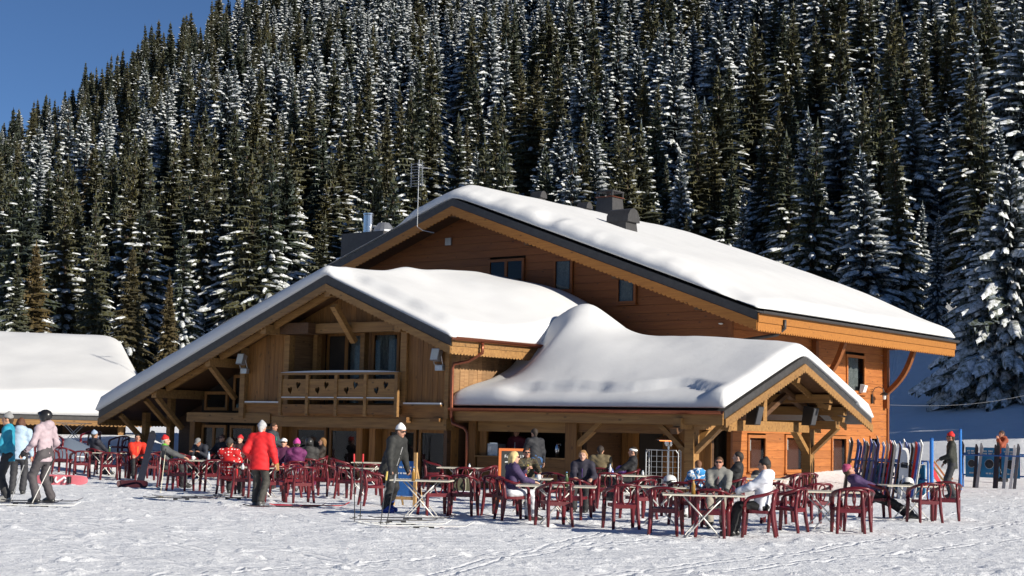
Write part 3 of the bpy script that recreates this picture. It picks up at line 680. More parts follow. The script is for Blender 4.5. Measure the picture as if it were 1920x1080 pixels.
# header beam, posts, ridge strut, purlins
ch.part('beam', MB().box(-1.35, 2.5, -.04, .3, 4.58, 4.88), M_BEAM)
ch.part('beam', MB().box(-2.9, -1.36, -.35, .3, 4.56, 4.9), M_SOFFIT)
for u in (2.3,): ch.part('post', MB().box(u - .02, u + .22, -.09, -.01, 2.35, 4.57), M_BEAM)
ch.part('post', MB().box(-2.72, -2.5, -.03, .22, 2.35, 4.55), M_BEAM)
for px in (612, 700):
    u = onv(px, 640, 1.4)[0]; ch.part('post', MB().box(u - .09, u + .09, .9, 1.1, 2.33, 4.9), M_BEAM)
ch.part('strut', MB().beam((.1, -.75, 5.35), (.1, .2, 4.3), .16, .2, (1, 0, 0)), M_BEAM)
for u in (0, -2.75, -5.3, -7.9, 2.9):
    z = UND(u) - .16; ch.part('purlin', MB().box(u - .12, u + .12, -.94, 1.5, z - .16, z + (.1 if u == 0 else .13)), M_BEAM)
    if u in (-5.3, -7.9): ch.part('brace', MB().beam((u, -.8, z - .15), (u, .3, z - 1.15), .14, .18, (1, 0, 0)), M_BEAM)
for u0, u1 in ((-2.62, -.3), (-5.1, -2.9), (-7.7, -5.5)):
    ch.part('rafter', MB().beam((u0, -.55, UND(u0) - .1), (u1, -.55, UND(u1) - .1), .12, .18), M_BEAM)
# first-floor band, lintels, snow-topped ledges
ch.part('floor_band', MB().box(-4.45, 4.12, -.05, .3, 1.98, 2.35), M_TAN_H)
for a, b in ((-4.4, -2.75), (2.45, 3.95)):
    ch.part('ledge', MB().box(a, b, -.14, .02, 2.352, 2.4), M_BEAM); ch.part('snow_strip', MB().box(a + .03, b - .03, -.13, -.01, 2.403, 2.45), M_SNOW_ROOF)
ch.part('lintel', MB().box(-7.2, -3.2, -.1, .3, 1.75, 2.06), M_BEAM); ch.part('lintel', MB().box(-3.15, 4.12, -.075, .3, 1.66, 1.975), M_BEAM)
ch.part('post', MB().box(-4.6, -4.38, -.16, .05, 1.9, UND(-4.5)), M_BEAM); ch.part('corner_board', MB().box(4.02, 4.16, -.07, .06, 1.99, UND(4.12)), M_BEAM)
ch.part('bracket', MB().box(2.5, 2.8, -.32, -.06, 1.86, 2.02), M_TAN_H); ch.part('bracket', MB().box(3.6, 3.95, -.2, -.06, 1.9, 2.0), M_TAN_H)
# ground floor: glazed openings between posts
gx = [onv(p, 840, .35)[0] for p in (372, 418, 425, 470, 478, 522, 548, 607, 612, 668, 690, 722, 776, 780, 846)]
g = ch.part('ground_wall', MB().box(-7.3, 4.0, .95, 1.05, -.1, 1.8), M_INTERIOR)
for a, b, n, cu in ((0, 1, 2, 0), (2, 3, 1, 0), (4, 5, 1, 0), (6, 7, 1, 0), (8, 9, 1, 0), (11, 12, 1, 0), (13, 14, 1, 0)):
    z0 = .75 if a < 5 else .06
    frame_window(ch, ch.e, FV(.5), gx[a] + .02, min(gx[b], 4.05), z0, 1.66, M_TAN, mull=n, sill=False, name='glazed_door' if a > 5 else 'window', fw=.09)
for a in (-7.25, gx[5] + .15, gx[9] + .25, gx[10] + .3, 4.0): ch.part('post', MB().box(a - .12, a + .12, .2, .5, -.1, 1.74), M_TAN)
siding_v(ch, g, FV(.55), -7.2, 4.05, -.05, lambda a: 1.7, .21, M_TAN, th=.03, ops=[(gx[a], gx[b] + .05, (.72 if a < 5 else -.1), 1.9) for a, b in ((0, 1), (2, 3), (4, 5), (6, 7), (8, 9), (11, 12), (13, 14))])
# upper windows left of the panel, set back under the long slope
ch.part('upper_wall', MB().prism([(-8.2, 2.0), (-4.5, 2.0), (-4.5, UND(-4.5)), (-8.2, UND(-8.2))], fv(1.4), 0, .1), M_INTERIOR)
for p0, p1 in ((385, 428), (438, 464)):
    a, b = onv(p0, 740, .95)[0], min(onv(p1, 740, .95)[0], -4.55); frame_window(ch, ch.e, FV(.99), a, b, 2.15, min(UND(a) - .2, 3.6), M_TAN, sill=False, name='window', fw=.1)
ch.part('veranda_wall', MB().prism([(-10.3, -.2), (-7.3, -.2), (-7.3, UND(-7.3)), (-10.3, UND(-10.3))], fv(2.2), 0, .15), M_SOFFIT)
for u in (-9.9, -8.6): ch.part('post', MB().box(u - .1, u + .1, .3, .5, -.1, UND(u) - .02), M_BEAM)
for u in (-9.9, -8.6): ch.part('brace', MB().beam((u, -.7, UND(u) - .12), (u, .35, UND(u) - 1.0), .13, .16, (1, 0, 0)), M_BEAM)
# right side wall (sunlit strip) and closed body
sw = ch.part('side_wall', MB().box(3.95, 4.08, .03, 7.9, -.1, UND(4.08)), M_SOFFIT)
siding_v(ch, sw, FU(4.08), .1, 7.8, 1.9, lambda a: UND(4.1), .2, M_TAN_Y)
# eaves: scalloped boards and gutters
ch.part('eave_board', MB().prism(scallop((-1.0, 4.31 - .28), (7.9, 4.31 - .28), .19, .14, .045), fu(4.98), 0, .04), M_BEAM)
def half_pipe(bl, name, p, q, r, mat):
    p = Vector(p); q = Vector(q); d = (q - p).normalized(); a = d.cross(Vector((0, 0, 1))).normalized(); m = MB(); v = []; n = 7
    for e in (p, q):
        for rr in (r, r * .88):
            for k in range(n): t = math.pi * k / (n - 1); v.append(e + a * rr * math.cos(t) - Vector((0, 0, 1)) * rr * math.sin(t))
    f = []
    for k in range(n - 1): f += [(k, k + 1, 2 * n + k + 1, 2 * n + k), (n + k + 1, n + k, 3 * n + k, 3 * n + k + 1), (k, n + k, n + k + 1, k + 1), (2 * n + k, 2 * n + k + 1, 3 * n + k + 1, 3 * n + k)]
    f += [(0, 2 * n, 3 * n, n), (n - 1, 2 * n - 1, 4 * n - 1, 3 * n - 1)]
    return bl.part(name, m.add(v, f), mat)
half_pipe(ch, 'gutter', (5.14, -1.02, 4.29), (5.14, 7.8, 4.29), .1, M_COPPER)
ch.part('eave_moulding', MB().box(5.003, 5.035, -.98, 7.9, 4.31 - .27, 4.31 - .03), M_BEAM)
ch.part('downpipe', MB().tube([(5.14, .25, 4.19), (5.14, .25, 3.9), (4.75, .12, 3.66), (4.3, .0, 3.58), (4.26, -.02, 3.45), (4.26, -.02, 2.05), (4.3, .05, 1.9)], .05, 8), M_COPPER, smooth=True)
ch.part('downpipe_foot', MB().tube([(4.28, .0, 2.06), (4.32, -.02, 1.86), (4.75, -.0, 1.74), (4.86, 0, 1.6), (4.86, 0, .05)], .048, 8), M_COPPER, smooth=True)
ch.part('eave_board', MB().prism(scallop((-1.0, ZR(-10.71) - .28), (7.9, ZR(-10.71) - .28), .19, .14, .045), fu(-10.72), 0, .04), M_BEAM)
# balcony
BV = -.28
bx = [onv(p, 735, BV)[0] for p in (527, 577, 631, 686, 744)]
bal = ch.part('balcony', MB().box(bx[0], bx[4], BV + .02, .0, 2.1, 2.3), M_TAN_H)
rl = ch.part('handrail', MB().box(bx[0] - .08, bx[4] + .08, BV - .07, BV + .09, 3.27, 3.34), M_BEAM, bal)
for x in bx: ch.part('baluster_post', MB().box(x - .06, x + .06, BV - .05, BV + .05, 2.02, 3.268), M_BEAM, bal)
ch.part('bottom_rail', MB().box(bx[0] - .04, bx[4] + .04, BV - .02, BV + .03, 2.5, 2.56), M_BEAM, bal)
ch.part('balcony_skirt', MB().box(bx[0] - .04, bx[4] + .04, BV - .02, BV + .018, 2.08, 2.36), M_TAN_H, bal)
def heart(cx, cz, s, tilt):
    o = []
    for k in range(20):
        t = 2 * math.pi * k / 20; x = 16 * math.sin(t) ** 3; y = 13 * math.cos(t) - 5 * math.cos(2 * t) - 2 * math.cos(3 * t) - math.cos(4 * t)
        x *= s / 32 * .8; y *= s / 30; o.append((cx + x * math.cos(tilt) - y * math.sin(tilt), cz + x * math.sin(tilt) + y * math.cos(tilt)))
    return o
for i in range(4):
    a, b = bx[i] + .065, bx[i + 1] - .065; w = b - a
    ch.part('balcony_panel', MB().prism([(a, 2.57), (b, 2.57), (b, 3.14), (a, 3.14)], fv(BV - .015), 0, .03, [heart(a + w * .33, 2.80, .25, .25), heart(a + w * .66, 2.96, .25, -.2)]), M_BEAM, bal)
    ch.part('snow_strip', MB().box(a, b, BV - .05, BV - .022, 2.562, 2.592), M_SNOW_ROOF, bal)
m = MB(); n = 14
for i in range(n):
    a0 = bx[0] + (bx[4] - bx[0]) * i / n; a1 = bx[0] + (bx[4] - bx[0]) * (i + 1) / n; h0 = .015 + .05 * math.sin(math.pi * i / n) ** .6; h1 = .015 + .05 * math.sin(math.pi * (i + 1) / n) ** .6
    m.hexa([(a0, BV - .055, 3.342), (a1, BV - .055, 3.342), (a1, BV + .08, 3.342), (a0, BV + .08, 3.342), (a0, BV - .03, 3.342 + h0), (a1, BV - .03, 3.342 + h1), (a1, BV + .06, 3.342 + h1), (a0, BV + .06, 3.342 + h0)])
ch.part('handrail_snow', m, M_SNOW_ROOF, bal)
def ch_roof(U, V): return 6.27 - .393 * (np.sqrt(U * U + .0) )
def ch_thick(U, V):
    t = .42 + .12 * sstep(-1, -6, U) + .06 * fbm(U * .5, V * .5, 41, 3) + .18 * np.exp(-(U / 1.3) ** 2) * -.4
    t = t + .32 * sstep(1.5, 4.5, V) * sstep(-6, 0, U) + .3 * np.exp(-((U - .2) / .9) ** 2 - ((V - 2.4) / .8) ** 2) * .6
    t = t + .45 * sstep(3.0, 6.5, V) * np.exp(-((U - 2.8) / 2.2) ** 2)
    t = t - .30 * sstep(.75, .2, V + 1 + .35 * fbm(U * 1.1, V * 0 + 3, 8, 2)) * sstep(-.2, .6, U)     # broken front lip on the right slope
    return np.maximum(t, .1)
roof_snow(ch, 'roof_snow', -10.71, 5.0, -1.0, 7.85, ch_roof, ch_thick, du=.12, over=.09, edge=.3)

# ---- big chalet ---------------------------------------------------------------------------------------------------
mc = Bld('main_chalet', -1.7, 8, 'big orange-timbered chalet with a wide snow-covered roof behind the front buildings')
MR = -1.7; MZ = 9.77; MS = .357
ZM = lambda u: MZ - MS * abs(u - MR)
UM = lambda u: ZM(u) - .33
roof_pair(mc, MR, MZ, MS, -13.8, 10.42, 6.8, 22.0, True, .27, .3, M_OTRIM, M_SOFFIT, M_DARK)
for a1 in (-13.8, 10.42): mc.part('bargeboard', MB().prism(scallop((MR, ZM(MR) - .275), (a1, ZM(a1) - .275), .27, .16, .06), fv(6.77), 0, .05), M_OTRIM)
wp = {'w1': (918, 985, 488, 534), 'w2': (1040, 1076, 486, 548), 'w3': (1158, 1195, 512, 570)}
fops = []
mfw = mc.part('front_wall', MB().prism([(-12, -.2), (8.8, -.2), (8.8, UM(8.8)), (MR, UM(MR)), (-12, UM(-12))], fv(8.45), 0, .1), M_INTERIOR)
for k, (p0, p1, q0, q1) in wp.items():
    a0, z1 = onv(p0, q0, 8); a1, _ = onv(p1, q0, 8); _, z0 = onv((p0 + p1) / 2, q1, 8); fops.append((a0, a1, z0, z1))
    frame_window(mc, mc.e, FV(7.98), a0, a1, z0, z1, M_ORANGE, mull=2 if k == 'w1' else 1, curtain=(k != 'w1'), name='window', fw=.09)
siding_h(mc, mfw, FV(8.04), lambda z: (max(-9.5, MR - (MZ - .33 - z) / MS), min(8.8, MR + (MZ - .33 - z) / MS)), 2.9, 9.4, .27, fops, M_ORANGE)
mc.part('wall_vent', MB().box(-2.95, -2.68, 7.93, 8.0, 8.3, 8.56), M_GREYMET)
mc.part('wall_lamp', MB().lathe([(0, .0), (.07, .02), (.07, .05), (0, .06)], 10, (8.5, 7.95, 5.15)), M_WHITE)
msw = mc.part('side_wall', MB().box(8.3, 8.4, 8.05, 19.5, -.3, UM(8.8)), M_INTERIOR)
sops = []
def side_opening(p0, p1, q0, q1, kind):
    a0, z1 = onu(p0, q0, 8.82); a1, _ = onu(p1, q0, 8.82); _, z0 = onu((p0 + p1) / 2, q1, 8.82); sops.append((a0, a1, z0, z1)); return a0, a1, z0, z1
so_ = [side_opening(1586, 1621, 664, 738, 'w'), side_opening(1401, 1436, 815, 884, 'w'), side_opening(1471, 1506, 815, 886, 'w'), side_opening(1558, 1587, 817, 905, 'd'), side_opening(1630, 1648, 817, 905, 'd')]
for i, (a0, a1, z0, z1) in enumerate(so_):
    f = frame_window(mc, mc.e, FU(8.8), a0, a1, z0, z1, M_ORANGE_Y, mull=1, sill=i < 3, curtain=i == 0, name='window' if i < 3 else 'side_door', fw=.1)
    if i in (1, 2, 3):
        # red-brown inner shutter with a little lace cloth in its corner
        d0 = a0 + .1; d1 = a1 - .1
        mc.part('inner_leaf', MB().box(8.66, 8.70, d0 + (d1 - d0) * .22, d1, z0 + .1, z1 - .1), M_ODOOR, f)
        mc.part('lace_curtain', MB().box(8.71, 8.73, d0 + .02, d0 + (d1 - d0) * .3, z1 - .5, z1 - .16), M_WHITE, f)
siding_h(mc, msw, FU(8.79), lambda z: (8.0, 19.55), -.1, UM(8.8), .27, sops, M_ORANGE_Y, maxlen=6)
mc.part('corner_board', MB().box(8.76, 8.9, 7.94, 8.06, -.1, UM(8.85)), M_ORANGE); mc.part('corner_board', MB().box(8.74, 8.88, 19.5, 19.62, -.1, UM(8.85)), M_ORANGE)
mc.part('back_wall', MB().box(-12, 8.6, 19.4, 19.5, -.2, 5.0), M_SOFFIT)
# eave: scalloped board, gutter, long purlins, big brackets
mc.part('eave_board', MB().prism(scallop((6.8, ZM(10.42) - .28), (22.0, ZM(10.42) - .28), .27, .16, .06), fu(10.40), 0, .045), M_OTRIM)
mc.part('eave_moulding', MB().box(10.448, 10.485, 6.78, 22.02, ZM(10.42) - .33, ZM(10.42) - .06), M_OTRIM)
half_pipe(mc, 'gutter', (10.57, 6.8, ZM(10.42) - .0), (10.57, 22.02, ZM(10.42) - .0), .085, M_DARK)
for u in (MR, 1.6, 5.2, 8.3):
    z = UM(u) - .14; mc.part('purlin', MB().box(u - .13, u + .13, 6.86, 8.0, z - .18, z + .1), M_SOFFIT)
def curve_pts(p, q, sag, n=8):
    p = Vector(p); q = Vector(q); o = []
    for i in range(n + 1): t = i / n; b = p.lerp(q, t); o.append(b + Vector(sag) * math.sin(math.pi * t))
    return o
def bracket(v):
    zt = UM(10.0) - .15
    br = mc.part('bracket', MB().box(8.8, 10.3, v - .1, v + .1, zt - .14, zt + .12), M_ORANGE)
    pts = curve_pts((8.9, v, zt - 1.75), (10.0, v, zt - .1), (.13, 0, -.13)); m = MB()
    for p, q in zip(pts, pts[1:]): m.beam(p, q + (q - p) * .04, .16, .2, (0, 1, 0))
    mc.part('curved_strut', m, M_ORANGE, br); mc.part('wall_post', MB().box(8.83, 8.99, v - .1, v + .1, zt - 2.3, zt - .15), M_ORANGE, br)
for v in (13.6, 19.3): bracket(v)
mc.part('downpipe', MB().tube([(10.53, 8.35, 5.28), (10.53, 8.35, 5.02), (10.3, 8.3, 4.82), (9.3, 8.0, 4.66), (8.98, 7.9, 4.55), (8.98, 7.9, 2.6)], .055, 8), M_DARK, smooth=True)
# chimneys and roof vents, standing on the right slope
def on_main(px, py): return onplane(px, py, (MS, 0, 1), MZ + MS * MR + .60)
def vent(px, py, s, dome=True):
    p = on_main(px, py); z = p.z - .12; m = MB()
    b = mc.part('roof_vent', MB().hexa([(p.x - s, p.y - s, z - .8), (p.x + s, p.y - s, z - .8), (p.x + s, p.y + s, z - .8), (p.x - s, p.y + s, z - .8), (p.x - s * .75, p.y - s * .75, z + s * .9), (p.x + s * .75, p.y - s * .75, z + s * .9), (p.x + s * .75, p.y + s * .75, z + s * .9), (p.x - s * .75, p.y + s * .75, z + s * .9)]), M_DARK)
    mc.part('hood', MB().prism([(-s * .85, 0), (s * .85, 0), (s * .8, s * .5), (s * .45, s * .95), (0, s * 1.1), (-s * .45, s * .95), (-s * .8, s * .5)], lambda a, c, t: (p.x + t, p.y + a, z + s * .85 + c), -s, s), M_DARK, b)
    return p
vent(1168, 432, .46); vent(1010, 376, .24); vent(1096, 396, .24)
p = on_main(1143, 406)
b = mc.part('chimney', MB().hexa([(p.x - .5, p.y - .5, p.z - .9), (p.x + .5, p.y - .5, p.z - .9), (p.x + .5, p.y + .5, p.z - .9), (p.x - .5, p.y + .5, p.z - .9), (p.x - .36, p.y - .36, p.z + .72), (p.x + .36, p.y - .36, p.z + .72), (p.x + .36, p.y + .36, p.z + .72), (p.x - .36, p.y + .36, p.z + .72)]), M_DARK)
mc.part('chimney_cap', MB().box(p.x - .42, p.x + .42, p.y - .42, p.y + .42, p.z + .723, p.z + .76), M_COPPER, b)
m = MB(); [m.box(p.x + sx * .36 - .03, p.x + sx * .36 + .03, p.y + sy * .36 - .03, p.y + sy * .36 + .03, p.z + .76, p.z + .95) for sx in (-1, 1) for sy in (-1, 1)]
mc.part('chimney_cowl', m.box(p.x - .41, p.x + .41, p.y - .41, p.y + .41, p.z + .95, p.z + 1.0), M_DARK, b)
# steel flue and domed fan on the left slope
lp = lambda px, py: onplane(px, py, (-MS, 0, 1), MZ - MS * MR)
p = at_depth(690, 437, 62.0) - B_O; p = Vector((p.dot(EU), p.dot(EV), p.z))
mc.part('flue', MB().lathe([(.19, -1.4), (.19, .72), (.21, .74), (.21, .8), (0, .8)], 14, p), M_STEEL, smooth=False)
q = Vector((p.x + .5, p.y + .4, p.z)); mc.part('fan_dome', MB().lathe([(.42, -1.3), (.42, .0), (.46, .02), (.44, .12), (.30, .32), (.22, .42), (0, .44)], 16, q), M_GREYMET)
mc.part('plant_housing', MB().box(p.x - .9, p.x + 1.4, p.y - .6, p.y + 1.4, p.z - 2.0, p.z - .05), M_DARK)
def mc_roof(U, V): return MZ - MS * (np.sqrt((U - MR) ** 2 + .3 ** 2) - .3 + .02)
def mc_thick(U, V):
    t = .62 + .05 * fbm(U * .4, V * .4, 51, 3)
    lip = sstep(1.0, .25, V - 6.8 + .25 * fbm(U * .9, V * 0 + 5, 18, 3))
    t = t - (.20 + .16 * fbm(U * 1.7, V * .3 + 2, 23, 3)) * lip - .10 * sstep(6, 10, U) * sstep(2.5, .5, V - 6.8)
    t = t * sstep(-4.7, -3.4, U + .3 * fbm(U * 0, V, 3, 2) ) 
    t = t - .28 * sstep(4.5, .3, 10.4 - U)
    return np.maximum(t, .012)
roof_snow(mc, 'roof_snow', -13.7, 10.40, 6.86, 22.0, mc_roof, mc_thick, du=.15, over=.05, edge=.55)

# ---- porch --------------------------------------------------------------------------------------------------------
po = Bld('porch', 8.5, 4.4, 'open timber porch and bar with thick drifted snow on its gabled roof')
PV = 4.45; PZ = 3.92; PS = .372; PU0, PU1 = 4.13, 13.2
ZP = lambda v: PZ - PS * abs(v - PV)
UP = lambda v: ZP(v) - .25
roof_pair(po, PV, PZ, PS, .12, 7.95, PU0, PU1, False, .2, .2, M_BEAM, M_SOFFIT, M_DARK)
z0, z1 = ZP(7.95), ZP(8.78)
po.part('roof_slope', MB().hexa([(8.95, 7.951, z0 - .2), (PU1, 7.951, z0 - .2), (PU1, 8.78, z1 - .2), (8.95, 8.78, z1 - .2), (8.95, 7.951, z0), (PU1, 7.951, z0), (PU1, 8.78, z1), (8.95, 8.78, z1)]), M_DARK)
for a1 in (.12, 8.78): po.part('bargeboard', MB().prism(scallop((PV, PZ - .205), (a1, ZP(a1) - .205), .19, .13, .045), fu(PU1 + .003), 0, .045), M_BEAM)
po.part('inner_board', MB().prism(scallop((PV, PZ - .27), (8.6, ZP(8.6) - .27), .16, .13, .04), fu(PU1 - .75), 0, .035), M_BEAM)
half_pipe(po, 'gutter', (PU0 + .05, -.01, ZP(.12) + .0), (PU1, -.01, ZP(.12) + .0), .095, M_COPPER)
po.part('eave_board', MB().box(PU0, PU1 - .02, .07, .115, ZP(.12) - .36, ZP(.12) - .02), M_BEAM)
TU = 11.9
pv0 = onu(1297, 850, TU)[0]; pv1 = onu(1515, 850, TU)[0]
pz = UP(pv0 + .0) - .16
EPZ = 1.94     # top of the posts
for v in (pv0, pv1): po.part('post', MB().box(TU - .14, TU + .14, v - .14, v + .14, -.1, EPZ), M_BEAM)
pu2 = onv(1075, 850, pv0)[0]
po.part('post', MB().box(pu2 - .19, pu2 + .19, pv0 - .14, pv0 + .14, -.1, EPZ), M_TAN)
po.part('post', MB().box(PU0 + .3, PU0 + .56, pv0 - .12, pv0 + .14, -.1, EPZ), M_TAN)
po.part('plate_beam', MB().box(PU0 + .05, PU1 - .35, pv0 - .12, pv0 + .12, EPZ, EPZ + .24), M_BEAM); po.part('plate_beam', MB().box(8.95, PU1 - .35, pv1 - .12, pv1 + .12, EPZ, EPZ + .24), M_BEAM)
po.part('header', MB().box(PU0 + .6, pu2 - .2, pv0 - .06, pv0 + .1, 1.66, 1.938), M_BEAM); po.part('header', MB().box(pu2 + .2, TU - .15, pv0 - .06, pv0 + .1, 1.7, 1.938), M_TAN_H)
# truss at the open gable
po.part('tie_beam', MB().box(TU - .115, TU + .115, pv0 - .75, pv1 + .6, 1.83, 2.115), M_BEAM)
po.part('king_post', MB().box(TU - .1, TU + .1, PV - .11, PV + .11, 2.12, UP(PV) - .1), M_BEAM)
po.part('stud', MB().box(TU - .08, TU + .08, pv0 + 1.5, pv0 + 1.72, 2.12, UP(pv0 + 1.6)), M_BEAM)
for s, a in ((1, pv0), (-1, pv1)):
    po.part('brace', MB().beam((TU, a, 1.15), (TU, a + s * .95, 1.95), .13, .2, (1, 0, 0)), M_BEAM)
    po.part('principal_rafter', MB().beam((TU, a - s * .9, ZP(a - s * .9) - .42), (TU, PV - s * .05, PZ - .45), .15, .2, (1, 0, 0)), M_SOFFIT)
    po.part('brace', MB().beam((TU, PV - s * .1, 2.3), (TU, PV - s * 1.5, UP(PV - s * 1.5) - .15), .13, .17, (1, 0, 0)), M_SOFFIT)
for v in (pv0, pv1): po.part('brace', MB().beam((TU + .05, v, 1.2), (PU1 - .35, v, 2.0), .13, .2, (0, 1, 0)), M_BEAM)
po.part('brace', MB().beam((TU - .1, pv0, 1.2), (TU - 1.0, pv0, 1.98), .13, .2, (0, 1, 0)), M_BEAM); po.part('brace', MB().beam((pu2 + .15, pv0, 1.35), (pu2 + .95, pv0, 1.98), .13, .2, (0, 1, 0)), M_BEAM)
for v in (PV, PV - 1.9, PV + 1.9, pv0, pv1):
    z = UP(v) - .13; po.part('purlin', MB().box(10.2 if v != PV else 8.9, PU1 - .12, v - .1, v + .1, z - .15, z + (.05 if v == PV else .09)), M_BEAM)
    po.part('purlin_end', MB().beam((PU1 - .5, v, z - .2), (PU1 - .16, v, z - .28), .15, .14), M_BEAM)
# bar: counter under the left part, dark inside, back walls
cw = po.part('counter', MB().box(PU0 + .6, pu2 - .2, pv0 - .05, pv0 + .45, -.1, .92), M_TAN_H)
for i in range(4): po.part('plank', MB().box(PU0 + .62, pu2 - .22, pv0 - .085 - .004 * (i % 2), pv0 - .05, .0 + .23 * i, .22 + .23 * i), M_TAN_H, cw)
po.part('counter_top', MB().box(PU0 + .56, pu2 - .16, pv0 - .14, pv0 + .5, .922, .965), M_BEAM, cw)
po.part('bar_back_wall', MB().box(PU0 + .1, pu2 + .1, pv0 + 2.4, pv0 + 2.5, -.1, 2.6), M_INTERIOR); po.part('bar_side_wall', MB().box(pu2 - .02, pu2 + .1, pv0 + .5, pv0 + 2.4, -.1, 2.6), M_SOFFIT)
po.part('bar_frame', MB().box(PU0 + .6, PU0 + .85, pv0 + .02, pv0 + .12, .97, 1.66), M_TAN)
bw = po.part('back_wall', MB().box(pu2 + .12, 8.75, 5.0, 5.12, -.1, 3.3), M_SOFFIT)
bw2 = po.part('lobby_wall', MB().box(pu2 + .12, 11.2, pv0 + 2.2, pv0 + 2.32, -.1, 2.4), M_SOFFIT)
siding_v(po, bw2, FV(pv0 + 2.2), pu2 + .14, 11.2, -.05, lambda a: 2.35, .2, M_TAN, ops=[(pu2 + .75, pu2 + 1.55, -.2, 1.9)])
po.part('doorway_shade_panel', MB().box(pu2 + .77, pu2 + 1.53, pv0 + 2.15, pv0 + 2.205, -.05, 1.86), M_INTERIOR)  # dark panel over the door gap; colour stands in for shade inside
for a in (pu2 + 1.9, pu2 + 2.35): po.part('post', MB().box(a - .09, a + .09, pv0 + 1.9, pv0 + 2.1, -.1, 2.3), M_TAN)
def po_roof(U, V): return PZ - PS * (np.sqrt((V - PV) ** 2 + .25 ** 2) - .25 + .01)
def po_thick(U, V):
    t = .40 + .05 * fbm(U * .6, V * .6, 61, 3)
    f = sstep(.3, 4.0, V)
    t = t + .16 * sstep(1.2, 3.6, V) * sstep(12.6, 9.5, U) + .06 * sstep(2.5, 4.5, V)
    # drift coming down from the roofs behind, with a rounded nose at its left end
    dome = np.exp(-((U - 6.3) / 1.3) ** 2) * sstep(.8, 5.0, V)
    t = t + .22 * dome * sstep(4.9, 6.0, U) + .98 * np.exp(-((U - 5.5) / 1.3) ** 2) * sstep(1.3, 4.7, V) + .42 * np.exp(-((U - 7.2) / 1.9) ** 2 - ((V - 2.5) / 1.25) ** 2) * sstep(4.9, 6.2, U)
    t = t - .55 * sstep(5.9, 4.9, U - .15 * (V - 2)) * f * sstep(4.0, 2.4, V)
    # an older thin layer bared along the gutter
    br = V - .12 + .22 * fbm(U * 1.1, V * .2, 71, 3) - .55 * np.exp(-((U - 11.4) / .9) ** 2)
    t = t - .20 * sstep(.62, .44, br) * sstep(5.6, 6.6, U) * sstep(12.9, 12.3, U)
    t = t * (1 - .2 * sstep(12.2, 13.2, U) * sstep(3, 4.4, V))
    return np.maximum(t, .12)
roof_snow(po, 'roof_snow', PU0 + .02, PU1, .12, 7.93, po_roof, po_thick, du=.1, over=.04, edge=.34)
roof_snow(po, 'roof_snow', 8.97, PU1, 7.9, 8.78, lambda U, V: PZ - PS * (V - PV), lambda U, V: .46 + .03 * fbm(U, V, 5, 2), du=.1, over=.05, edge=.3)

# ---- snow-roofed building at the left edge ------------------------------------------------------------------------
def barn():
    az = math.radians(68); ex = Vector((math.sin(az), math.cos(az), 0)); p = at_depth(120, 785, 59.0)   # eave line
    rz = math.atan2(ex.y, ex.x); o = Vector((p.x, p.y, 0))
    e = empty('low_barn', o, rz, 'low building at the left edge under a smooth thick white roof', 'building')
    X0, X1 = -17.0, 3.3; ez = 1.92; run = 9.6; rise = 3.05
    m = MB().hexa([(X0, 0, ez - .2), (X1, 0, ez - .2), (X1, run, ez + rise - .2), (X0, run, ez + rise - .2), (X0, 0, ez), (X1, 0, ez), (X1, run, ez + rise), (X0, run, ez + rise)]); m.build('roof_slope', M_DARK, e)
    m = MB().hexa([(X0, run + .001, ez + rise - .2), (X1, run + .001, ez + rise - .2), (X1, 2 * run, ez - .2), (X0, 2 * run, ez - .2), (X0, run + .001, ez + rise), (X1, run + .001, ez + rise), (X1, 2 * run, ez), (X0, 2 * run, ez)]); m.build('roof_slope', M_DARK, e)
    MB().prism(scallop((X0, ez - .21), (X1, ez - .21), .17, .16, .05), lambda a, b, t: (a, t - .03, b), 0, .04).build('eave_board', M_BEAM, e)
    MB().box(X0 + .6, X1 - .8, 1.3, 1.5, .2, ez + .2).build('wall', M_SOFFIT, e)
    for x in (-6.5, -2.5, 2.2): MB().box(x - .1, x + .1, .45, .65, .2, ez - .05).build('post', M_BEAM, e)
    for x in (-4.6, -.4): MB().box(x - .5, x + .5, 1.25, 1.31, .9, 1.75).build('window', M_INTERIOR, e)
    nu, nv = 120, 60
    U, V = np.meshgrid(np.linspace(X0 - .05, X1 + .05, nu), np.linspace(-.08, 2 * run, nv))
    d = np.minimum(X1 + .05 - U, V + .08); ed = np.clip(d / np.where(X1 + .05 - U < V + .08, .95, .5), 0, 1); ed = np.sqrt(1 - (1 - ed) ** 2.2)
    Z = ez + rise - (rise / run) * (np.sqrt((V - run) ** 2 + .8) - .6) + (.62 + .16 * fbm(U * .3, V * .3, 4, 3)) * (.08 + .92 * ed)
    v = np.concatenate([np.stack([U, V, Z], -1).reshape(-1, 3), np.stack([U, V, ez + rise - (rise / run) * abs(V - run) + .004], -1).reshape(-1, 3)]); n = nu * nv
    i = np.arange(nv - 1)[:, None]; j = np.arange(nu - 1)[None, :]
    q = np.stack([i * nu + j, i * nu + j + 1, (i + 1) * nu + j + 1, (i + 1) * nu + j], -1).reshape(-1, 4)
    ring = np.concatenate([np.arange(nu), np.arange(1, nv) * nu + nu - 1, (nv - 1) * nu + np.arange(nu - 2, -1, -1), np.arange(nv - 2, 0, -1) * nu]); r2 = np.roll(ring, -1)
    link('roof_snow', np_mesh('roof_snow', v, np.concatenate([q, q[:, ::-1] + n, np.stack([ring, ring + n, r2 + n, r2], -1)]), M_SNOW_ROOF), e)
barn()
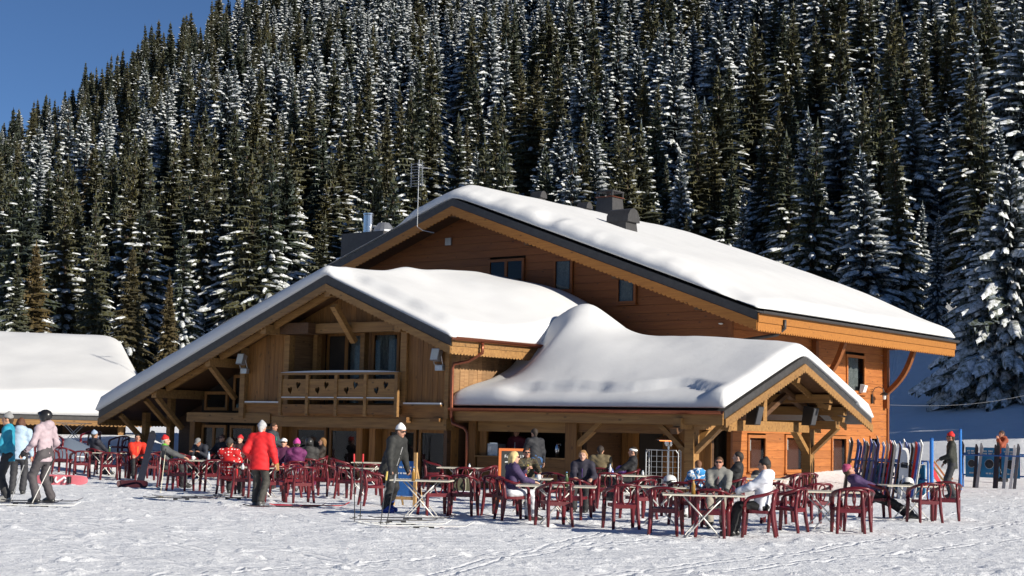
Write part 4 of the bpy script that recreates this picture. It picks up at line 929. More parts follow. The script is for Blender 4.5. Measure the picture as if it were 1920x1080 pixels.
# ------------------------------------------------------------------ terrace furniture and gear
M_MAROON = plain('maroon_resin', (.108, .008, .013), .33, var=.18, noise=.08)
M_TOP = plain('table_top_grey', (.30, .29, .27), .5, var=.1, noise=.12, nscale=6)
M_RIM = plain('table_rim', (.58, .54, .44), .5)
M_LEG = plain('table_leg_metal', (.62, .60, .56), .4, metal=.3)
M_ORANGEPAINT = plain('orange_board_frame', (.55, .13, .02), .5)
M_CHALK = plain('chalkboard', (.012, .013, .013), .7, noise=.3)
M_CHALKW = plain('chalk_white', (.8, .8, .78), .8)
M_BLUE = plain('rack_blue', (.018, .11, .36), .4)
M_BLUECLOTH = plain('blue_cloth', (.025, .14, .42), .7, noise=.15)
M_BANNER = plain('banner_blue', (.015, .20, .42), .55, noise=.2, nscale=4)
M_PLANK = plain('pale_pine', (.50, .30, .12), .6, noise=.2)
_pm = {}
def paint(c, rough=.4, noise=.06):
    k = (tuple(c), rough)
    if k not in _pm: _pm[k] = plain('paint_%d' % len(_pm), c, rough, noise=noise)
    return _pm[k]
def AZ(deg): return -math.radians(deg)        # a thing whose front is +y, turned to compass bearing deg (0 = away from the camera)

def chair_parts():
    P = {}
    rail = [(-.265, .235, .50), (-.275, .225, .585), (-.28, .17, .645), (-.285, .06, .675), (-.28, -.08, .705), (-.25, -.19, .74), (-.17, -.255, .772), (-.06, -.28, .785)]
    rail = rail + [(-x, y, z) for x, y, z in rail[::-1]]
    P['arm_rail'] = MB().tube(rail, [.030, .033, .035, .036, .036, .034, .032, .031] + [.031, .032, .034, .036, .036, .035, .033, .030], 8, flat=(1.25, .8)).mesh('arm_rail', M_MAROON, True)
    seat = MB(); n = 24; ring = []
    for k in range(n):
        a = 2 * math.pi * k / n; c, s = math.cos(a), math.sin(a); x = .245 * math.copysign(abs(c) ** .55, c); y = .235 * math.copysign(abs(s) ** .55, s); ring.append((x, y))
    v = [(x, y, .435 + .012 * (x / .25) ** 2 + (.012 if y > .1 else 0)) for x, y in ring] + [(x * .6, y * .6, .42) for x, y in ring] + [(0, 0, .415)] + [(x, y, .395) for x, y in ring] + [(x * .9, y * .9, .392) for x, y in ring]
    f = [(k, (k + 1) % n, n + (k + 1) % n, n + k) for k in range(n)] + [(n + k, n + (k + 1) % n, 2 * n) for k in range(n)] + [(k, 2 * n + 1 + k, 2 * n + 1 + (k + 1) % n, (k + 1) % n) for k in range(n)]
    f += [(2 * n + 1 + k, 3 * n + 1 + k, 3 * n + 1 + (k + 1) % n, 2 * n + 1 + (k + 1) % n) for k in range(n)] + [tuple(3 * n + 1 + k for k in range(n))]
    P['seat'] = seat.add(v, f).mesh('seat', M_MAROON, False)
    P['leg_f'] = [MB().tube([(s * .265, .235, .50), (s * .262, .238, .40), (s * .268, .252, .2), (s * .278, .268, -.03)], [.036, .039, .034, .026], 7, flat=(1.15, 1)).mesh('leg', M_MAROON, True) for s in (-1, 1)]
    P['leg_r'] = [MB().tube([(s * .19, -.262, .765), (s * .205, -.235, .6), (s * .215, -.215, .42), (s * .225, -.245, .2), (s * .24, -.285, -.03)], [.026, .03, .037, .034, .026], 7).mesh('leg', M_MAROON, True) for s in (-1, 1)]
    m = MB(); L = []
    for k in range(21):
        a = 2 * math.pi * k / 20; z = .60 + .165 * math.sin(a); x = .078 * math.cos(a); L.append((x, -.218 - .06 * (z - .43) / .35, z))
    m.tube(L, .016, 6, cap=False)
    P['back_loop'] = m.mesh('back_loop', M_MAROON, True)
    P['seat_apron'] = MB().box(-.22, .22, -.235, -.2, .37, .44).mesh('seat_apron', M_MAROON)
    return P
CH = chair_parts(); N_CHAIR = 0
def chair(loc, az, label, tilt=0.0):
    e = empty('resin_chair', loc, AZ(az), label, 'chair', 'maroon resin armchairs on the terrace')
    for n in ('seat', 'arm_rail', 'back_loop', 'seat_apron'): link(n, CH[n], e)
    for me in CH['leg_f'] + CH['leg_r']: link('leg', me, e)
    return e
def chair_at(px, py, az, label): p = at(px, py); p.z = gz(p.x, p.y); return chair(p, az, label)

TB = {}
def table_at(px, py, yaw, label, L=1.15, Wd=.72):
    p = at(px, py, .705); p.y += .3; p.z = gz(p.x, p.y)
    k = (L, Wd)
    if k not in TB:
        a, b = L / 2, Wd / 2; slat = []
        n = 4; w = (Wd - .06) / n
        for i in range(n): slat.append(MB().box(-a + .03, a - .03, -b + .03 + i * w + .004, -b + .03 + (i + 1) * w - .004, .720, .739).mesh('slat', M_TOP))
        m = MB(); m.box(-a, a, -b, -b + .028, .716, .742); m.box(-a, a, b - .028, b, .716, .742); m.box(-a, -a + .028, -b + .028, b - .028, .716, .742); m.box(a - .028, a, -b + .028, b - .028, .716, .742)
        rim = m.mesh('rim', M_RIM); fr = []
        for s, yy in ((1, b - .1), (-1, b - .14)):
            x = min(a - .12, .33) * s; m = MB(); r = .013
            m.tube([(x, -yy, .705), (x * .15, -yy, .40), (-x * .8, -yy, .03), (-x * .85, -yy + .03, -.01), (-x * .85, yy - .03, -.01), (-x * .8, yy, .03), (x * .15, yy, .40), (x, yy, .705)], r, 7); fr.append(m.mesh('leg_frame', M_LEG, True))
        TB[k] = (slat, rim, fr)
    slat, rim, fr = TB[k]
    e = empty('folding_table', p, math.radians(yaw), label, 'table', 'folding tables on the terrace'); e.scale = (1, 1, .95)
    for s in slat: link('slat', s, e)
    link('rim', rim, e)
    for f in fr: link('leg_frame', f, e)
    return e
TABLES = [(193, 851, -4, 'folding table with crossed legs behind the pink skier, near the lone red-jacketed man', 1.1, .72),
 (132, 842, 3, 'farthest-left folding table, half hidden behind the skier in pink and grey', 1.1, .7), (291, 848, 0, 'small far table edge just left of the person in the red hat and green scarf', .9, .7),
 (371, 864, -6, 'table with a cup and a water bottle in front of the man bending forward', 1.1, .72), (489, 877, -5, 'long table directly behind the man in the bright red jacket', 1.5, .72),
 (667, 878, -5, 'table left of the white-hatted man, behind the red-grip ski poles', 1.1, .7), (690, 868, -4, 'rear table near the glass doors left of the white-hatted man', .9, .7),
 (790, 901, -6, 'table immediately right of the white-hatted man, beside the blue easel board', 1.15, .72), (868, 878, -5, 'empty table close to the bar, left of the orange chalkboard', 1.3, .72),
 (990, 898, -6, 'table in front of the orange chalkboard where the blonde woman sits', 1.0, .7), (1045, 912, -5, 'front table between the blonde woman and the empty centre chairs', 1.45, .72),
 (1182, 893, 8, 'table carrying the purple helmet and bottles near the wire trolley', 1.35, .72), (1240, 914, -5, 'table with the white helmet in front of the boy in blue and white', 1.1, .7),
 (1322, 929, -4, 'front table before the woman in the grey ski jacket', 1.35, .74), (1432, 900, 3, 'table with the dark helmet behind the person in white jacket', 1.15, .7),
 (1552, 924, 4, 'empty table left of the two nested chairs at right', 1.25, .72), (1716, 915, 4, 'rightmost table, with a white helmet beside the reclining person', 1.25, .74)]
for a in TABLES: table_at(a[0], a[1], a[2], a[3], a[4], a[5])
CHAIRS = [(42, 884, 20, 'leftmost maroon chair, behind the skier in the teal jacket'), (118, 893, 10, 'chair just right of the pink skier, left of the first crossed-leg table'),
 (150, 897, 335, 'chair in front of the far-left tables, above the pink snowboard'), (205, 901, 350, 'chair standing right against the leg cross of the left table'), (240, 898, 20, 'chair behind the upright dark ski near the left table'),
 (292, 891, 275, 'chair between the upright dark ski and the pair of ski poles at left'),
 (336, 921, 8, 'empty chair in front of the person in red hat and green scarf'), (512, 941, 340, 'chair hidden partly by the legs of the man in the red jacket'),
 (562, 943, 335, 'chair with its oval back loop in view, right of the red-jacketed man'), (638, 913, 70, 'far chair left of the table behind the red-grip poles'), (690, 931, 340, 'chair behind the red-grip ski poles and the upright skis'),
 (700, 950, 70, 'chair almost hidden behind the legs of the white-hatted man'), (815, 967, 342, 'chair in front of the table right of the white-hatted man, left one of two'), (866, 967, 8, 'chair holding an olive rucksack, right of the white-hatted man'),
 (872, 940, 0, 'chair in front of the empty table close to the bar'), (908, 933, 292, 'chair at the right end of the empty table left of the orange chalkboard'), (812, 917, 85, 'chair at the left end of the empty table close to the bar'),
 (1040, 987, 340, 'front chair seen from behind between the legs of the long centre table'), (1036, 958, 165, 'chair on the far side of the long centre table, left of the smiling woman'), (1140, 954, 5, 'chair standing in front of the man in the khaki jacket'),
 (1166, 993, 348, 'empty chair standing alone in front, centre of the terrace'), (1246, 1003, 12, 'empty front chair left of the woman in the grey ski jacket'), (1222, 968, 200, 'chair behind the front table, below the wire trolley'),
 (1333, 1008, 12, 'front chair with its back to us, before the woman in the grey ski jacket'), (1478, 1001, 302, 'front chair right behind the person in the white jacket'), (1488, 953, 330, 'far chair left of the porch post, behind the white jacket'), (1508, 951, 350, 'far chair touching the porch post at right'),
 (1592, 1003, 6, 'left one of the two nested chairs at the right front'), (1606, 999, 9, 'right one of the two nested chairs at the right front'), (1735, 984, 350, 'left one of the two chairs at the rightmost table'), (1774, 980, 12, 'rightmost chair of the terrace')]
CHAIRS += [(66, 889, 40, 'chair half hidden by the legs of the pink skier'), (96, 886, 150, 'far chair behind the pink skier, facing us'), (168, 884, 190, 'far chair facing us behind the left crossed-leg table'), (222, 884, 200, 'far chair facing us left of the lounging man in red'),
 (276, 903, 330, 'chair right of the lounging man in red, its back to us'), (352, 902, 95, 'chair at the left end of the table with the water bottle'), (398, 922, 340, 'chair in front of the table with the water bottle, seen from behind'), (462, 934, 25, 'chair left of the man in red, tucked under the long table'),
 (536, 934, 310, 'chair under the right end of the long table behind the man in red'), (606, 932, 20, 'chair right of the crowded table, its back to us'), (655, 937, 30, 'chair in front of the table behind the red-grip poles'), (935, 968, 30, 'chair just left of the blonde woman'),
 (1075, 975, 20, 'chair at the right end of the long centre table'), (1198, 975, 330, 'chair between the centre tables, below the purple helmet'), (1285, 985, 25, 'chair beside the child in blue and white'), (1455, 985, 20, 'chair between the white jacket and the porch post'), (1528, 985, 340, 'chair left of the nested pair, half under the empty table')]
for px, py, az, lb in CHAIRS: chair_at(px, py, az, lb)

# --- skis, poles, boards
def ski_mesh(L, c1, c2):
    m = MB(); n = 14; w0 = .048; rows = []
    for i in range(n + 1):
        s = i / n; z = s * L; y = .075 * max(0, (s - .88) / .12) ** 2 + .02 * max(0, (.05 - s) / .05) ** 2; w = w0 * (1 + .22 * (2 * s - 1) ** 2) * (1 if s < .93 else math.sqrt(max(0.02, 1 - ((s - .93) / .075) ** 2)))
        rows.append([(-w, y, z), (w, y, z), (w, y + .014, z), (-w, y + .014, z)])
    v = [p for r in rows for p in r]; f = [(4 * i + k, 4 * i + (k + 1) % 4, 4 * i + 4 + (k + 1) % 4, 4 * i + 4 + k) for i in range(n) for k in range(4)] + [(3, 2, 1, 0), (4 * n, 4 * n + 1, 4 * n + 2, 4 * n + 3)]
    a = m.add(v, f).mesh('ski_board', paint(c1, .3))
    b = MB().box(-.04, .04, -.05, 0, L * .40, L * .40 + .1).box(-.04, .04, -.045, 0, L * .40 + .26, L * .40 + .35).box(-.03, .03, -.014, 0, L * .40 + .1, L * .40 + .26).mesh('binding', paint((.02, .02, .022), .5))
    c = MB().box(-.038, .038, -.003, .0, L * .62, L * .84).box(-.038, .038, -.003, .0, L * .1, L * .3).mesh('topsheet', paint(c2, .3))
    return a, b, c
SKC = [((.75, .75, .72), (.05, .05, .06)), ((.55, .02, .02), (.8, .8, .78)), ((.03, .03, .035), (.55, .03, .03)), ((.05, .12, .45), (.8, .8, .8)), ((.12, .12, .13), (.75, .55, .05)), ((.7, .7, .68), (.6, .05, .03)), ((.02, .02, .03), (.3, .32, .34)), ((.32, .34, .36), (.02, .02, .02)), ((.5, .06, .02), (.05, .05, .05)), ((.03, .06, .2), (.7, .1, .05))]
SKM = [ski_mesh(1.62 + .04 * (i % 3), *c) for i, c in enumerate(SKC)]
SKN = ['white and black', 'red and white', 'black and red', 'blue and white', 'charcoal and yellow', 'white and red', 'black and grey', 'grey and black', 'orange-red and black', 'navy and red']
def ski(i, M, label, group):
    e = bpy.data.objects.new('ski', None); COL.objects.link(e); e.empty_display_size = .1; e.matrix_world = M; tag(e, label, 'ski', group)
    for me in SKM[i]: link(me.name.split('.')[0], me, e)
    return e
def upright(p, lean, az, spin=0, roll=0): return Matrix.Translation(p) @ Matrix.Rotation(AZ(az), 4, 'Z') @ Matrix.Rotation(-lean, 4, 'X') @ Matrix.Rotation(roll, 4, 'Y') @ Matrix.Rotation(spin, 4, 'Z')
def flat_ski(p, az): return Matrix.Translation(p) @ Matrix.Rotation(AZ(az), 4, 'Z') @ Matrix.Rotation(-math.pi / 2, 4, 'X') @ Matrix.Rotation(math.pi, 4, 'Z')
def pole(base, top, label, grip=(.02, .02, .02), shaft=(.62, .6, .55)):
    base = Vector(base); top = Vector(top); e = empty('ski_pole', base, 0, label, 'ski pole', 'ski poles'); d = top - base; L = d.length; u = d.normalized()
    MB().tube([(0, 0, 0), d - u * .14], .009, 6).build('shaft', paint(shaft, .35), e); MB().tube([d - u * .15, d - u * .08, d], [.016, .019, .015], 7).build('grip', paint(grip, .6), e)
    MB().tube([u * .07, u * .085], [.045, .04], 10).build('basket', paint((.03, .03, .03), .6), e); return e
def board(name, L, w, c, label, M, thick=.022, cat='snowboard', logo=None):
    n = 30; o = []
    for k in range(n):
        a = 2 * math.pi * k / n; x = math.copysign(abs(math.cos(a)) ** .55, math.cos(a)) * w; z = math.sin(a); zz = math.copysign(abs(z) ** .8, z) * L / 2; o.append((x * (.88 + .12 * abs(z) ** 2), zz))
    e = bpy.data.objects.new(name, None); COL.objects.link(e); e.matrix_world = M; tag(e, label, cat, 'snowboards lying or leaning about')
    MB().prism(o, lambda a, b, t: (a, t + .05 * (abs(b) / (L / 2)) ** 6, b), 0, thick).build('deck', paint(c, .35), e)
    for s in (-1, 1):
        b = MB().box(-.09, .09, -.035, -.001, s * .24 - .05, s * .24 + .05).build('binding', M_BLACK, e); MB().tube([(-.08, -.03, s * .24 + .03), (-.07, -.17, s * .24 + .06), (.07, -.17, s * .24 + .06), (.08, -.03, s * .24 + .03)], .018, 6).build('highback', M_BLACK, b)
    if logo:
        pts = []
        for k in range(26):
            t = k / 25; a = math.pi * (.15 + 1.5 * t) if t < .5 else math.pi * (.15 + 1.5 * (1 - t)) + math.pi; cy = .055 if t < .5 else -.055; pts.append((.075 * math.cos(a), -.012, cy * 1.25 + .07 * math.sin(a)))
        MB().tube(pts, .026, 6).build('emblem', paint((.85, .85, .85), .5), e)
    return e
def on_edge(p, az, roll=0.0):      # a board lying on its long edge, deck face turned to bearing az
    return Matrix.Translation(p) @ Matrix.Rotation(AZ(az), 4, 'Z') @ Matrix.Rotation(math.pi / 2, 4, 'Y') @ Matrix.Rotation(roll, 4, 'Z')
p = at(113, 910); p.z = .145
board('snowboard', 1.42, .15, (.62, .16, .19), 'pink snowboard with a white S-shaped emblem lying on its edge behind the pink skier', on_edge(p, 4), logo=True).rotation_euler[0] += 0
p = at(248, 916); p.z = .10
board('snowboard', .78, .13, (.05, .012, .016), 'short dark red and grey board lying in the snow below the upright dark ski', on_edge(p, 170, .45))
p0 = at(263, 904); ds = ski(6, upright(p0, math.radians(4), 0, math.pi, .2), 'single dark ski stuck upright, leaning left beside the seated man in red', None); ds.scale = (1.9, 1, .92)
for i, (px, py, az, k, lb) in enumerate([(268, 937, 78, 6, 'black and grey ski lying nearest the red-hatted person, left one'), (285, 934, 84, 4, 'charcoal and yellow ski lying left of the pair of planted poles'), (345, 931, 76, 7, 'grey ski lying below the empty chair at the left tables'), (365, 936, 84, 2, 'black and red ski lying left of the man in the red jacket'),
        (505, 951, 80, 1, 'red and white ski beside the feet of the man in the red jacket'), (655, 979, 82, 4, 'charcoal and yellow ski lying at the foot of the red-grip poles'), (672, 985, 86, 0, 'white and black ski lying nearest the camera before the white-hatted man'), (690, 975, 80, 6, 'black and grey ski lying behind the white one near the white-hatted man'), (700, 990, 84, 5, 'white and red ski in front of the leaning pair of poles')]):
    p = at(px, py); p.z = gz(p.x, p.y) + .04; ski(k, flat_ski(p, az), lb, 'skis lying in the snow')
def pole_px(b, t, zt, label, **k):
    B = at(*b); d = ray(*t); tt = B.y / d.y; T = Vector((0, 0, CAM_H)) + d * tt; pole(B, T, label, **k)
pole_px((296, 920), (302, 846), 1, 'left one of the pair of planted poles beside the red-hatted person', shaft=(.7, .68, .62)); pole_px((301, 924), (311, 841), 1, 'right one of the pair of planted poles beside the red-hatted person', shaft=(.7, .66, .5))
pole_px((665, 978), (664, 851), 1, 'left red-grip pole planted in front of the white-hatted man', grip=(.5, .02, .02), shaft=(.03, .03, .03)); pole_px((675, 975), (681, 851), 1, 'right red-grip pole planted in front of the white-hatted man', grip=(.5, .02, .02), shaft=(.03, .03, .03))
pole_px((713, 988), (726, 884), 1, 'pole with yellow bands leaning against the white-hatted man, left one', grip=(.55, .42, .1), shaft=(.05, .05, .05)); pole_px((724, 988), (742, 889), 1, 'pole with yellow bands leaning against the white-hatted man, right one', grip=(.3, .3, .3), shaft=(.05, .05, .05))

# --- ski racks at the right
def text_mesh(txt, size, mat, name='lettering'):
    cu = bpy.data.curves.new('t', 'FONT'); cu.body = txt; cu.size = size; cu.align_x = 'CENTER'; cu.extrude = .003; cu.resolution_u = 2
    o = bpy.data.objects.new('t', cu); COL.objects.link(o); dg = bpy.context.evaluated_depsgraph_get(); me = bpy.data.meshes.new_from_object(o.evaluated_get(dg)); bpy.data.objects.remove(o); bpy.data.curves.remove(cu)
    me.materials.clear(); me.materials.append(mat); me.name = name; return me
def rack(A, B, label, panels=True, hgt=1.12):
    A = Vector(A); B = Vector(B); d = B - A; L = d.length; rz = math.atan2(d.y, d.x)
    e = empty('ski_rack', A, rz, label, 'ski rack')
    for x in (0.0, L):
        MB().tube([(x, 0, -.05), (x, 0, hgt)], .028, 8).build('post', M_BLUE, e); MB().tube([(x, -.35, -.02), (x, .35, -.02)], .025, 8).build('foot', M_BLUE, e)
    for z, y in ((hgt, 0), (.62, .0), (hgt - .05, -.16)): MB().tube([(0, y, z), (L, y, z)], .024, 8).build('rail', M_BLUE, e)
    n = int(L / .13)
    for i in range(n): MB().tube([(.06 + i * .13, -.16, hgt - .05), (.06 + i * .13, 0, hgt)], .01, 5).build('peg', M_BLUE, e)
    return e, L
r1, L1 = rack(at(1604, 931), at(1740, 944), 'blue ski rack full of upright skis left of the red-hatted man')
def rack_point(e, x, y, z): return e.matrix_world @ Vector((x, y, z))
bpy.context.view_layer.update()
MB().box(.35, L1 * .48, .03, .05, .2, 1.02).build('panel', M_BANNER, r1); MB().box(L1 * .55, L1 - .2, .03, .05, .2, 1.02).build('panel', M_BANNER, r1)
rr = random.Random(3); order = [0, 4, 6, 3, 9, 3, 7, 6, 3, 7, 3, 2, 9, 6, 3, 7, 1, 3, 6, 0, 3, 6, 5, 3, 9, 6, 4, 1, 3, 5]
az1 = -math.degrees(math.atan2(r1.matrix_world.to_3x3().col[0].y, r1.matrix_world.to_3x3().col[0].x))
for i, k in enumerate(order):
    x = .03 + (L1 - .06) * i / (len(order) - 1); p = rack_point(r1, x, -.38 + rr.uniform(-.06, .06), 0); p.z = rr.uniform(-.02, .1)
    ski(k, upright(p, math.radians(rr.uniform(9, 11)), az1 + rr.uniform(-3, 3), math.pi + rr.uniform(-.2, .2), rr.uniform(-.025, .025)), '%s ski standing in the left rack, %s from its left end' % (SKN[k], ['first', 'second', 'third', 'fourth', 'fifth', 'sixth', 'seventh', 'eighth', 'ninth', 'tenth', 'eleventh', 'twelfth', 'thirteenth', 'fourteenth', 'fifteenth', 'sixteenth', 'seventeenth', 'eighteenth', 'nineteenth', 'twentieth', 'twenty-first', 'twenty-second', 'twenty-third', 'twenty-fourth', 'twenty-fifth', 'twenty-sixth', 'twenty-seventh', 'twenty-eighth', 'twenty-ninth', 'thirtieth'][i]), 'skis standing in the left rack')
p = at(1694, 942); p.z = .74
board('snowboard', 1.5, .14, (.72, .72, .70), 'white snowboard leaning upright against the ski rack', Matrix.Translation(p) @ Matrix.Rotation(AZ(8), 4, 'Z') @ Matrix.Rotation(math.radians(-8), 4, 'X') @ Matrix.Rotation(.09, 4, 'Y'))
p = at(1718, 940); p.z = .78
board('snowboard', 1.5, .13, (.30, .31, .32), 'grey snowboard standing near the right end of the first rack', Matrix.Translation(p) @ Matrix.Rotation(AZ(20), 4, 'Z') @ Matrix.Rotation(math.radians(-9), 4, 'X'))
r2, L2 = rack(at(1806, 926), at(1935, 932), 'blue ski rack with round-logo banners at the right edge', hgt=1.3)
M_LOGO = plain('logo_cream', (.75, .73, .62), .6); M_LOGOD = plain('logo_dark', (.05, .06, .07), .6)
bpy.context.view_layer.update()
for x0, x1 in ((.1, .52), (.58, 1.22), (1.3, 1.9)):
    b = MB().box(x0, x1, -.04, -.02, .55, 1.5).build('banner', M_BANNER, r2); c = (x0 + x1) / 2; rad = min(.15, (x1 - x0) * .3)
    MB().lathe([(0, 0), (rad, 0), (rad, .006), (0, .006)], 24).build('logo_disc', M_LOGO, b).matrix_local = Matrix.Translation((c, -.043, .98)) @ Matrix.Rotation(math.pi / 2, 4, 'X')
    MB().lathe([(rad * .8, 0), (rad * .95, 0), (rad * .95, .004), (rad * .8, .004), (rad * .8, 0)], 24).build('logo_ring', M_LOGOD, b).matrix_local = Matrix.Translation((c, -.05, .98)) @ Matrix.Rotation(math.pi / 2, 4, 'X')
    for dx, dz, r in ((-.25, .3, .22), (.2, -.1, .3), (-.2, -.3, .15)):
        MB().lathe([(0, 0), (rad * r, 0), (rad * r, .004), (0, .004)], 10).build('logo_spot', M_LOGOD, b).matrix_local = Matrix.Translation((c + dx * rad, -.05, .98 + dz * rad)) @ Matrix.Rotation(math.pi / 2, 4, 'X')
    for z, w in ((1.36, .7), (1.28, .6), (.66, .35)):
        n = 9; h = (x1 - x0) * w / 2
        for i in range(n):
            if i % 4 == 3: continue
            xx = c - h + 2 * h * i / n; MB().box(xx, xx + 2 * h / n * .7, -.044, -.041, z, z + .045).build('lettering', M_LOGO, b)
az2 = -math.degrees(math.atan2(r2.matrix_world.to_3x3().col[0].y, r2.matrix_world.to_3x3().col[0].x))
for i, (x, k) in enumerate(((.04, 2), (.55, 6), (.62, 7), (1.22, 6), (1.28, 2), (1.5, 7), (1.72, 0), (1.85, 4))):
    p = rack_point(r2, x, -.42, 0); p.z = 0; ski(k, upright(p, math.radians(12), az2 + (-1) ** i * 3, math.pi, rr.uniform(-.04, .04)), '%s ski leaning on the banner rack at right, %s from the left' % (SKN[k], ('first', 'second', 'third', 'fourth', 'fifth', 'sixth', 'seventh', 'eighth')[i]), 'skis on the banner rack')
def marker(px, pt, pb, label):
    b = at(px, pb); d = ray(px, pt); z = CAM_H + d.z * b.y / d.y; e = empty('blue_pole', b, 0, label, 'pole', 'blue poles by the ski racks')
    MB().tube([(0, 0, -.1), (0, 0, z - .04)], .05, 10).build('shaft', paint((.02, .16, .5), .4), e); MB().lathe([(.055, 0), (.055, .03), (.03, .05), (0, .05)], 10, (0, 0, z - .05)).build('cap', M_BLUE, e)
marker(1747, 821, 953, 'blue pole at the right end of the first ski rack'); marker(1801, 804, 930, 'blue pole just right of the man in the red hat')

# --- deckchair, chalkboard, heater, wire trolley, boxes and small things
def a_frame_deck(px, py, az, cloth, label, h=1.05):
    p = at(px, py); e = empty('deckchair', p, AZ(az), label, 'deckchair')
    for s in (-1, 1):
        MB().beam((s * .27, .45, .0), (s * .27, -.35, h), .035, .05).build('frame_rail', M_PLANK, e); MB().beam((s * .23, -.45, 0), (s * .23, .25, .55), .03, .045).build('frame_rail', M_PLANK, e)
    MB().beam((-.27, -.35, h), (.27, -.35, h), .04, .04).build('crossbar', M_PLANK, e); MB().beam((-.27, .42, .06), (.27, .42, .06), .04, .04).build('crossbar', M_PLANK, e)
    v = []; n = 12
    for i in range(n + 1):
        t = i / n; q = Vector((0, -.35, h)).lerp(Vector((0, .38, .2)), t) + Vector((0, -.12, -.2)) * math.sin(math.pi * t)
        v += [(-.23, q.y, q.z), (.23, q.y, q.z), (-.23, q.y - .008, q.z - .008), (.23, q.y - .008, q.z - .008)]
    MB().add(v, [(4 * i, 4 * i + 1, 4 * i + 5, 4 * i + 4) for i in range(n)] + [(4 * i + 3, 4 * i + 2, 4 * i + 6, 4 * i + 7) for i in range(n)]).build('sling', cloth, e)
def easel():
    p = at(757, 949); e = empty('easel_board', p, AZ(205), 'blue board with white writing on a wooden easel behind the white-hatted man', 'sign')
    for x in (-.27, .27): MB().box(x - .035, x + .035, -.02, .03, 0, 1.17).build('easel_post', M_PLANK, e)
    for x in (-.25, .25): MB().beam((x, -.02, 1.0), (x, -.42, 0), .03, .04).build('rear_leg', M_PLANK, e)
    MB().box(-.235, .235, -.01, .01, .22, .98).build('panel', M_BLUECLOTH, e); MB().box(-.235, .235, -.015, .02, .14, .2).build('ledge', M_PLANK, e)
    r = random.Random(8)
    for i in range(3):
        x = -.18
        while x < .14: l = r.uniform(.03, .08); MB().beam((x, .013, .84 - .13 * i), (x + l, .013, .845 - .13 * i), .004, .035).build('lettering', M_CHALKW, e); x += l + .03
easel()
M_STRIPE = plain('red_cloth', (.5, .03, .04), .7, noise=.3, nscale=12)
a_frame_deck(1768, 930, 120, M_STRIPE, 'red and white deckchair behind the man in the red hat')
def chalkboard():
    p = at(962, 944); e = empty('chalkboard_sign', p, AZ(168), 'orange-framed chalkboard menu standing in front of the bar', 'sign')
    w, h, fr = .37, 1.28, .06
    for x in (-w, w - fr): MB().box(x, x + fr, -.02, .02, 0, h).build('frame_rail', M_ORANGEPAINT, e)
    for z in (.5, h - fr): MB().box(-w + fr, w - fr, -.018, .018, z, z + fr).build('frame_rail', M_ORANGEPAINT, e)
    MB().box(-w + fr, w - fr, -.01, .01, .56, h - fr).build('slate', M_CHALK, e)
    for x in (-w + .02, w - .05): MB().beam((x, -.02, h - .1), (x, -.45, 0), .03, .03).build('rear_leg', M_ORANGEPAINT, e)
    r = random.Random(5)
    t = link('lettering', text_mesh('Formule 13', .10, M_CHALKW), e); t.matrix_local = Matrix.Translation((0, .014, 1.06)) @ Matrix.Rotation(math.pi, 4, 'Z') @ Matrix.Rotation(math.pi / 2, 4, 'X')
    for i in range(4):
        x = -.22 + .02 * i
        while x < .2:
            l = r.uniform(.03, .09); MB().beam((-x, .013, .96 - .09 * i), (-x - l, .013, .962 - .09 * i + r.uniform(-.008, .008)), .004, .02).build('chalk_stroke', M_CHALKW, e); x += l + r.uniform(.02, .05)
chalkboard()
def heater():
    p = at(1252, 934); p = BW(*[((p - B_O).dot(EU)), ((p - B_O).dot(EV))]); e = empty('patio_heater', p, 0, 'stainless mushroom patio heater glowing under the porch', 'heater'); e.scale = (.86, .86, .86)
    MB().lathe([(.25, 0), (.25, .06), (.2, .1), (.19, .62), (.12, .68), (0, .68)], 16).build('base', M_STEEL, e); MB().tube([(0, 0, .66), (0, 0, 1.62)], .03, 10).build('pole', M_STEEL, e)
    g = MB().lathe([(.10, 1.60), (.13, 1.66), (.13, 1.76), (.08, 1.8)], 16).build('burner', M_STEEL, e)
    hot = bpy.data.materials.new('glowing_burner'); hot.use_nodes = True; b = hot.node_tree.nodes['Principled BSDF']; b.inputs['Base Color'].default_value = (.5, .12, .03, 1); b.inputs['Emission Color'].default_value = (1, .32, .07, 1); b.inputs['Emission Strength'].default_value = 1.6
    MB().lathe([(.27, 1.752), (.29, 1.778), (.12, 1.79), (.12, 1.752)], 20).build('glow_ring', hot, g)
    MB().lathe([(.42, 1.78), (.40, 1.80), (.28, 1.88), (.12, 1.94), (0, 1.95)], 24).build('reflector', M_STEEL, e, smooth=True)
heater()
def trolley():
    p = at(1243, 936); e = empty('wire_trolley', p, math.radians(-12), 'tall galvanised wire roll cage standing by the porch post', 'trolley')
    w, d, h = .42, .33, 1.28
    for sx in (-1, 1):
        MB().tube([(sx * w, -d, .12), (sx * w, -d, h - .06), (sx * w, -d + .06, h), (sx * w, d - .06, h), (sx * w, d, h - .06), (sx * w, d, .12)], .016, 7).build('frame_tube', M_GREYMET, e)
        for y in (-d, d): MB().lathe([(0, -.0), (.05, .01), (.05, .09), (0, .1)], 10, (sx * w, y, 0)).build('wheel', M_BLACK, e)
    MB().tube([(-w, -d, h - .1), (-w + .06, -d, h), (w - .06, -d, h), (w, -d, h - .1)], .014, 7).build('frame_tube', M_GREYMET, e)
    MB().box(-w, w, -d, d, .12, .15).build('deck', M_GREYMET, e)
    for i in range(7):
        z = .28 + .14 * i; MB().tube([(-w, -d, z), (w, -d, z)], .006, 5).build('wire', M_GREYMET, e); MB().tube([(w, -d, z), (w, d, z)], .006, 5).build('wire', M_GREYMET, e)
    for i in range(1, 6): x = -w + 2 * w * i / 6; MB().tube([(x, -d, .15), (x, -d, h)], .007, 5).build('wire', M_GREYMET, e)
trolley()
